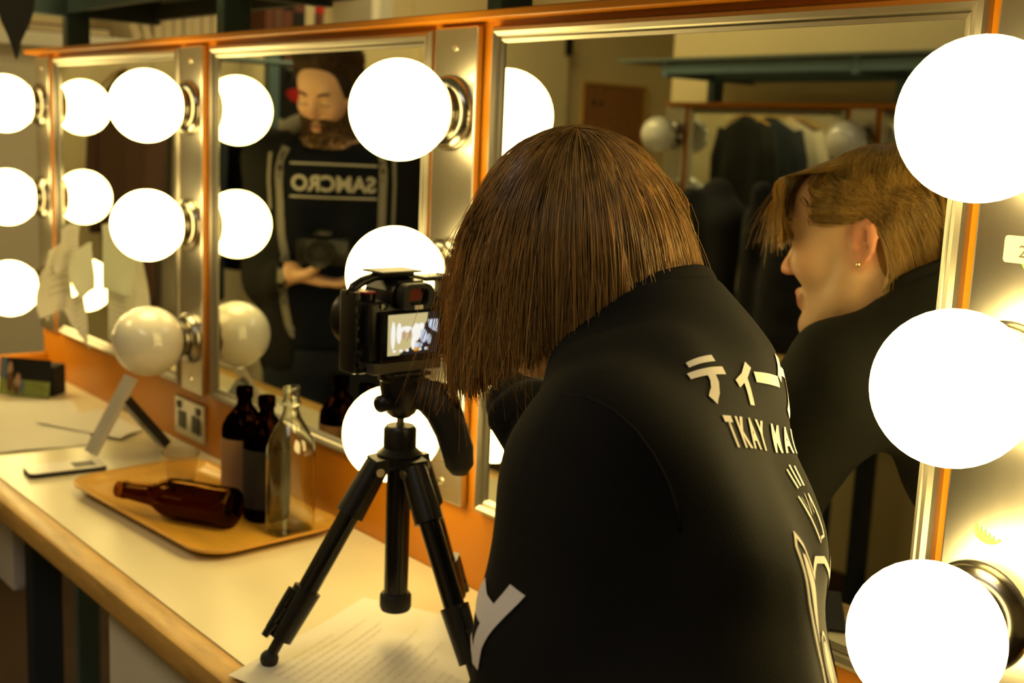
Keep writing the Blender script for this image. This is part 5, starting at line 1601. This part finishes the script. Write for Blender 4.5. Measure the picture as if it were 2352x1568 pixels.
# hoodie: sleeves, back and two open front panels
fh = Field((-2.46, -1.03, 0.82), (-1.84, -0.26, 1.54), 0.005)
for sg in (-1, 1):
    fh.chain([Ch + Lm * 0.078 * sg - Fm * 0.012, Wa + Lm * 0.075 * sg - Fm * 0.014, Pm + Lm * 0.075 * sg - Fm * 0.014 + up_ * -0.04], [0.112, 0.112, 0.118], 0.05)
for s_, e_, w_ in ((sL, eL, wL), (sR, eR, wR)):
    fh.chain([Ch + up_ * 0.030, s_ + up_ * 0.006], [0.096, 0.072], 0.04)
    fh.chain([s_, e_, w_ + (e_ - w_) * 0.12], [0.068, 0.060, 0.042], 0.03)
fh.half(Nk + up_ * -0.005, (0.4 * Fm[0], 0.4 * Fm[1], 1.0), Nk - 0.09, Nk + 0.09, 0.004)
# open the front: wedge removed
for k in range(26):
    z = 0.83 + 0.62 * k / 25
    wv = 0.062 + 0.028 * abs(math.sin(2.2 * (z - 0.9)))
    c0 = np.array([Wa[0], Wa[1], z]) + Fm * 0.14
    fh.cap(c0 - Lm * wv * 0.6, c0 + Lm * wv * 0.6, 0.075, 0.075, 0.006, 's')
fh.cap(Nk - up_ * 0.08, Nk + up_ * 0.1, 0.082, 0.090, 0.006, 's')
P, Q = fh.mesh(); del fh
hod = child(np_mesh('hoodie', P, Q, 'hoodie', ma, 4, fold_noise), MO)
hod['label'] = 'open dark zip hoodie with pale edges'
hb = bvh_of(hod); tb = bvh_of(tsh)
# hood bunched round the neck
hd = []
for k in range(27):
    a = math.radians(-118 + 236 * k / 26)
    rr_ = 0.112
    c = Nk + up_ * (0.034 - 0.050 * (1 - math.cos(a * 0.75)) ) + (-Fm * math.cos(a) + Lm * math.sin(a)) * rr_ + Fm * 0.012
    c = c + up_ * (-0.02 if abs(a) > 1.6 else 0.0)
    hd.append(tuple(c))
child(MB().tube(hd, [0.010 + 0.026 * math.cos(math.radians(-118 + 236 * k / 26) / 2) ** 2 for k in range(27)], 14).build('hood', 'hood_grey', ma, smooth=True), MO)
# pale zip edges and drawstrings lying on the hoodie/t-shirt fronts
def front_map(u, v):
    o_ = np.array([Wa[0], Wa[1], 0.0]) + Lm * u + up_ * v + Fm * 0.4
    return V(o_), V(-Fm)
def ribbon(nm, pts, w, bv, m, off=0.004):
    o = decal(nm, [S2(pts, w)], front_map, bv, m, ma, off, 0.02)
    return child(o, MO)
def edge_at(sg):
    pts = []
    for k in range(24):
        z = 1.40 - 0.50 * k / 23
        for uu in np.linspace(0.02, 0.19, 120):
            o_, d_ = front_map(sg * uu, z)
            h1 = hb.ray_cast(o_, d_, 0.36)[3]
            h2 = tb.ray_cast(o_, d_, 0.36)[3]
            if h1 is not None and (h2 is None or h1 < h2 - 0.001):
                pts.append((sg * (uu + 0.008), z)); break
    return pts
for sg in (-1, 1):
    ep = edge_at(sg)
    if len(ep) > 4:
        # smooth
        a = np.array(ep); 
        for _ in range(3): a[1:-1, 0] = (a[:-2, 0] + a[1:-1, 0] * 2 + a[2:, 0]) / 4
        ribbon('zip_edge', [tuple(p) for p in a], 0.016, hb, 'hood_grey', 0.003)
        ribbon('drawstring', [(a[0][0] + sg * 0.035, 1.385), (a[0][0] + sg * 0.037, 1.32), (a[0][0] + sg * 0.034, 1.25 if sg > 0 else 1.22)], 0.008, hb, 'hood_grey', 0.005)
# printed name with rules above and below
tv, tf_ = text_polys('SAMCRO', 0.068, 0.0022, 0.0, 0.0, 0.98)
mxu = max(abs(x) for x, y in tv)
sc_ = 0.101 / mxu
def chest_map(u, v):
    o_ = np.array([Ch[0], Ch[1], 0.0]) + Lm * (-u) * -1.0 + up_ * v + Fm * 0.4
    return V(o_), V(-Fm)
# the reader faces him, so the text runs from his right (-L) to his left (+L)
lt = [([(x * sc_ - 0.012, 1.300 + y * sc_) for x, y in tv], tf_)]
lt += [S2([(-0.116, 1.363), (0, 1.3635), (0.092, 1.363)], 0.0045), S2([(-0.116, 1.284), (0.092, 1.284)], 0.0045)]
mat('print_grey', (0.55, 0.52, 0.45), 0.8)
child(decal('print_lettering', lt, chest_map, tb, 'print_grey', ma, 0.0015, 0.01), MO)
# jeans and shoes
fj = Field((-2.40, -0.92, 0.05), (-1.90, -0.38, 1.0), 0.006)
for sg in (-1, 1):
    fj.cap(Pm + Lm * 0.06 * sg, Pm + Lm * 0.075 * sg + up_ * -0.06, 0.098, 0.100, 0.03)
    h0 = Pm + Lm * 0.085 * sg + up_ * -0.03; kn = np.array([-2.12, -0.63, 0.48]) + Lm * 0.10 * sg; an = np.array([-2.14, -0.64, 0.08]) + Lm * 0.11 * sg
    fj.chain([h0, kn, an], [0.094, 0.072, 0.060], 0.015)
P, Q = fj.mesh(); del fj
child(np_mesh('jeans', P, Q, 'jeans', ma, 4), MO)
for sg in (-1, 1):
    an = np.array([-2.14, -0.64, 0.08]) + Lm * 0.11 * sg
    fsho = Field(an - np.array([0.16, 0.16, 0.09]), an + np.array([0.30, 0.28, 0.08]), 0.005)
    a0 = np.array([an[0], an[1], 0.045])
    fsho.chain([a0 - Fm * 0.04, a0 + Fm * 0.10, a0 + Fm * 0.17 - up_ * 0.008], [0.044, 0.042, 0.034], 0.02)
    fsho.cap(a0, an, 0.05, 0.048, 0.02)
    fsho.half((0, 0, 0.003), (0, 0, -1), an - 0.4, an + 0.4)
    P, Q = fsho.mesh()
    child(np_mesh('shoe', P, Q, 'black_rubber', ma, 2), MO)
# short swept-up hair, beard, brows
hair_mat('hair_man', (0.030, 0.016, 0.008), (0.19, 0.10, 0.045), 0.4, 0.4, 0.15)
mat('hair_man_base', (0.025, 0.013, 0.007), 0.7)
def man_hair(N, seed):
    g = np.random.default_rng(seed)
    cen = np.array([-0.014, 0, 0.032]); rad = np.array([0.0945, 0.0735, 0.0785])
    d = g.normal(size=(N * 4, 3)); d /= np.linalg.norm(d, axis=1, keepdims=True)
    az = np.abs(np.degrees(np.arctan2(d[:, 1], d[:, 0]))); el = np.degrees(np.arcsin(d[:, 2]))
    line = np.interp(az, [0, 40, 62, 80, 100, 130, 180], [36, 34, 12, -14, -16, -32, -38])
    d = d[el > line][:N]; n = len(d)
    el = np.arcsin(d[:, 2])
    root = cen + d * rad
    ln = np.interp(np.degrees(el), [-40, 0, 30, 60, 90], [0.010, 0.016, 0.030, 0.050, 0.052]) * g.uniform(0.7, 1.2, n)
    back = np.array([-0.55, 0.15, 0.25])
    v0 = d * 0.8 + np.array([0.10, 0.1, 0.25]) ; v0 /= np.linalg.norm(v0, axis=1, keepdims=True)
    t = np.linspace(0, 1, 6)[None, :, None]
    A = root[:, None] + v0[:, None] * ln[:, None, None] * t + back * (ln[:, None, None] * t ** 2 * 0.9) + g.normal(size=(n, 1, 3)) * 0.003 * t
    return Hm + SM * (A @ Bm)
o = child(strands('hair', man_hair(6000, 3), 'hair_man', ma, 0.0009, 0.0005), MO); o['kind'] = 'stuff'
fc = Field(Hm - 0.15, Hm + 0.15, 0.005)
Tl = lambda p: Hm + SM * (np.array(p, float) @ Bm)
fc.ell(Tl((-0.016, 0, 0.034)), (0.0955, 0.0745, 0.080), Bm.T, 0.0)
fc.ell(Tl((0.085, 0, -0.020)), (0.060, 0.080, 0.085), Bm.T, 0.006, 's')
fc.ell(Tl((0.0, 0, -0.075)), (0.12, 0.10, 0.062), Bm.T, 0.006, 's')
P, Q = fc.mesh()
child(np_mesh('hair_cap', P, Q, 'hair_man_base', ma, 3), MO)
bod = [c for c in ma.children if c.name.startswith('body')][0]
bb_ = bvh_of(bod)
def beard(N, seed):
    g = np.random.default_rng(seed)
    res = []
    while len(res) < N:
        a = g.uniform(-100, 100); z = g.uniform(-0.118, 0.0)
        lim = np.interp(abs(a), [0, 22, 40, 60, 80, 100], [-0.043, -0.043, -0.052, -0.045, -0.018, 0.0])
        if z > lim: continue
        if abs(a) < 11 and -0.075 < z < -0.056: continue
        ar = math.radians(a)
        src = np.array([0.01 + 0.25 * math.cos(ar), 0.25 * math.sin(ar), z])
        dr = np.array([0.0 - 0.25 * math.cos(ar), -0.25 * math.sin(ar), 0.0])
        o_ = Tl(src); d_ = (dr @ Bm)
        h_ = bb_.ray_cast(V(o_), V(d_), 0.4)
        if h_[0] is None: continue
        nrm = np.array(h_[1]); 
        if nrm @ d_ > 0: nrm = -nrm
        p = np.array(h_[0])
        down = (np.array([0.2, 0, -1.0]) @ Bm)
        L_ = g.uniform(0.004, 0.010)
        t = np.linspace(0, 1, 4)[:, None]
        res.append(p - nrm * 0.001 + (nrm * 0.45 + down * 0.8 + g.normal(size=3) * 0.25) * L_ * t)
    return np.array(res)
o = child(strands('beard', beard(9000, 8), 'hair_man', ma, 0.0011, 0.0007), MO); o['kind'] = 'stuff'
def brows(T_, B_, H_, s_, root, loc, m, bvh):
    for sg in (-1, 1):
        pts = []
        for k in range(7):
            y = sg * (0.014 + 0.030 * k / 6); z = 0.022 + 0.006 * math.sin(math.pi * (k / 6) * 0.8)
            o_ = T_((0.2, y * 1.02, z)); d_ = np.array([-1.0, 0, 0]) @ B_
            h_ = bvh.ray_cast(V(o_), V(d_), 0.3)
            if h_[0]: pts.append(tuple(h_[0]))
        if len(pts) > 3:
            child(MB().tube(pts, [0.0022] + [0.0034] * (len(pts) - 2) + [0.0014], 6).build('eyebrow', m, root, smooth=True), loc)
brows(Tl, Bm, Hm, SM, ma, MO, 'hair_man_base', bb_)
brows(Tw, Bw, Hc, SW, wo, WO, 'hair_base', bvh_of(body))
# the still camera he holds
sc2 = thing('stills_camera', 'black stills camera held in the hands of the bearded man', 'camera', tuple(camc), math.radians(40))
MB().box((-0.022, -0.062, -0.012), (0.022, 0.062, 0.050), bev=0.008).build('body', 'black_plastic', sc2, auto=35)
MB().box((-0.020, -0.022, 0.0505), (0.024, 0.022, 0.068), bev=0.007).build('prism_hump', 'black_plastic', sc2, auto=35)
MB().lathe([(0.0, 0.0), (0.030, 0.0), (0.030, 0.02), (0.033, 0.024), (0.033, 0.055), (0.028, 0.055), (0.0, 0.048)], (0.0225, 0.0, 0.018), (1, 0, 0), 28).build('lens', 'black_gloss', sc2, auto=35)
MB().lathe([(0.0, 0), (0.008, 0), (0.008, 0.006), (0, 0.0065)], (0.0, -0.045, 0.0505), (0, 0, 1), 18).build('dial', 'black_gloss', sc2)

# ------------------------------------------------------------------ coats heaped on the counter across the room
def coat(label, cx, cy, top, wid, seed, lean):
    g = random.Random(seed)
    t = thing('coat', label, 'coat', (cx, cy, ZD))
    f_ = Field((-0.30, -0.17, 0.0), (0.30, 0.17, top - ZD + 0.06), 0.009)
    h = top - ZD
    f_.cap((0, 0, 0.05), (lean * 0.4, 0, h * 0.55), wid * 0.5, wid * 0.42, 0.05)
    f_.cap((-wid * 0.42, 0, h * 0.72), (wid * 0.42, 0.01, h * 0.74), 0.075, 0.07, 0.06)
    f_.cap((lean, 0, h * 0.78), (lean * 1.2, 0, h - 0.05), 0.075, 0.05, 0.05)
    for k in range(5):
        x = (g.random() - 0.5) * wid; z = h * (0.1 + 0.6 * g.random())
        f_.cap((x, 0.07, z), (x + 0.05 * (g.random() - 0.5), 0.08, z + 0.15), 0.035, 0.03, 0.04)
    f_.cap((-wid * 0.5, 0.03, h * 0.70), (-wid * 0.52, 0.05, 0.06), 0.055, 0.045, 0.03)
    f_.cap((wid * 0.5, 0.03, h * 0.70), (wid * 0.52, 0.05, 0.06), 0.055, 0.045, 0.03)
    f_.half((0, 0, 0.004), (0, 0, -1), (-0.4, -0.3, -0.1), (0.4, 0.3, 0.06))
    P, Q = f_.mesh()
    np_mesh('cloth', P, Q, 'black_cloth', t, 2)
    return t
c1 = coat('bulky black coat heaped on the far counter below the left unlit lamps', -2.06, -1.985, 1.35, 0.26, 1, 0.05)
c2 = coat('black coat with a white collar label, right of the bulkier one', -1.675, -1.985, 1.385, 0.24, 2, -0.01)
c3 = coat('low black coat slumped at the right end of the heap', -1.30, -1.985, 1.30, 0.24, 3, 0.02)
MB().box((-0.035, 0.075, 0.448), (0.010, 0.080, 0.462), rot=RY(0.25)).build('collar_label', 'white_plastic', c2)
MB().sphere((0.065, 0.165, 0.185), 0.03, 16, 10, sc=(1.0, 0.3, 0.6), rot=RY(0.4)).build('white_badge', 'white_plastic', c1, smooth=True)

ma.location += V((0.016, -0.019, 0)); sc2.location += V((0.016, -0.019, 0))
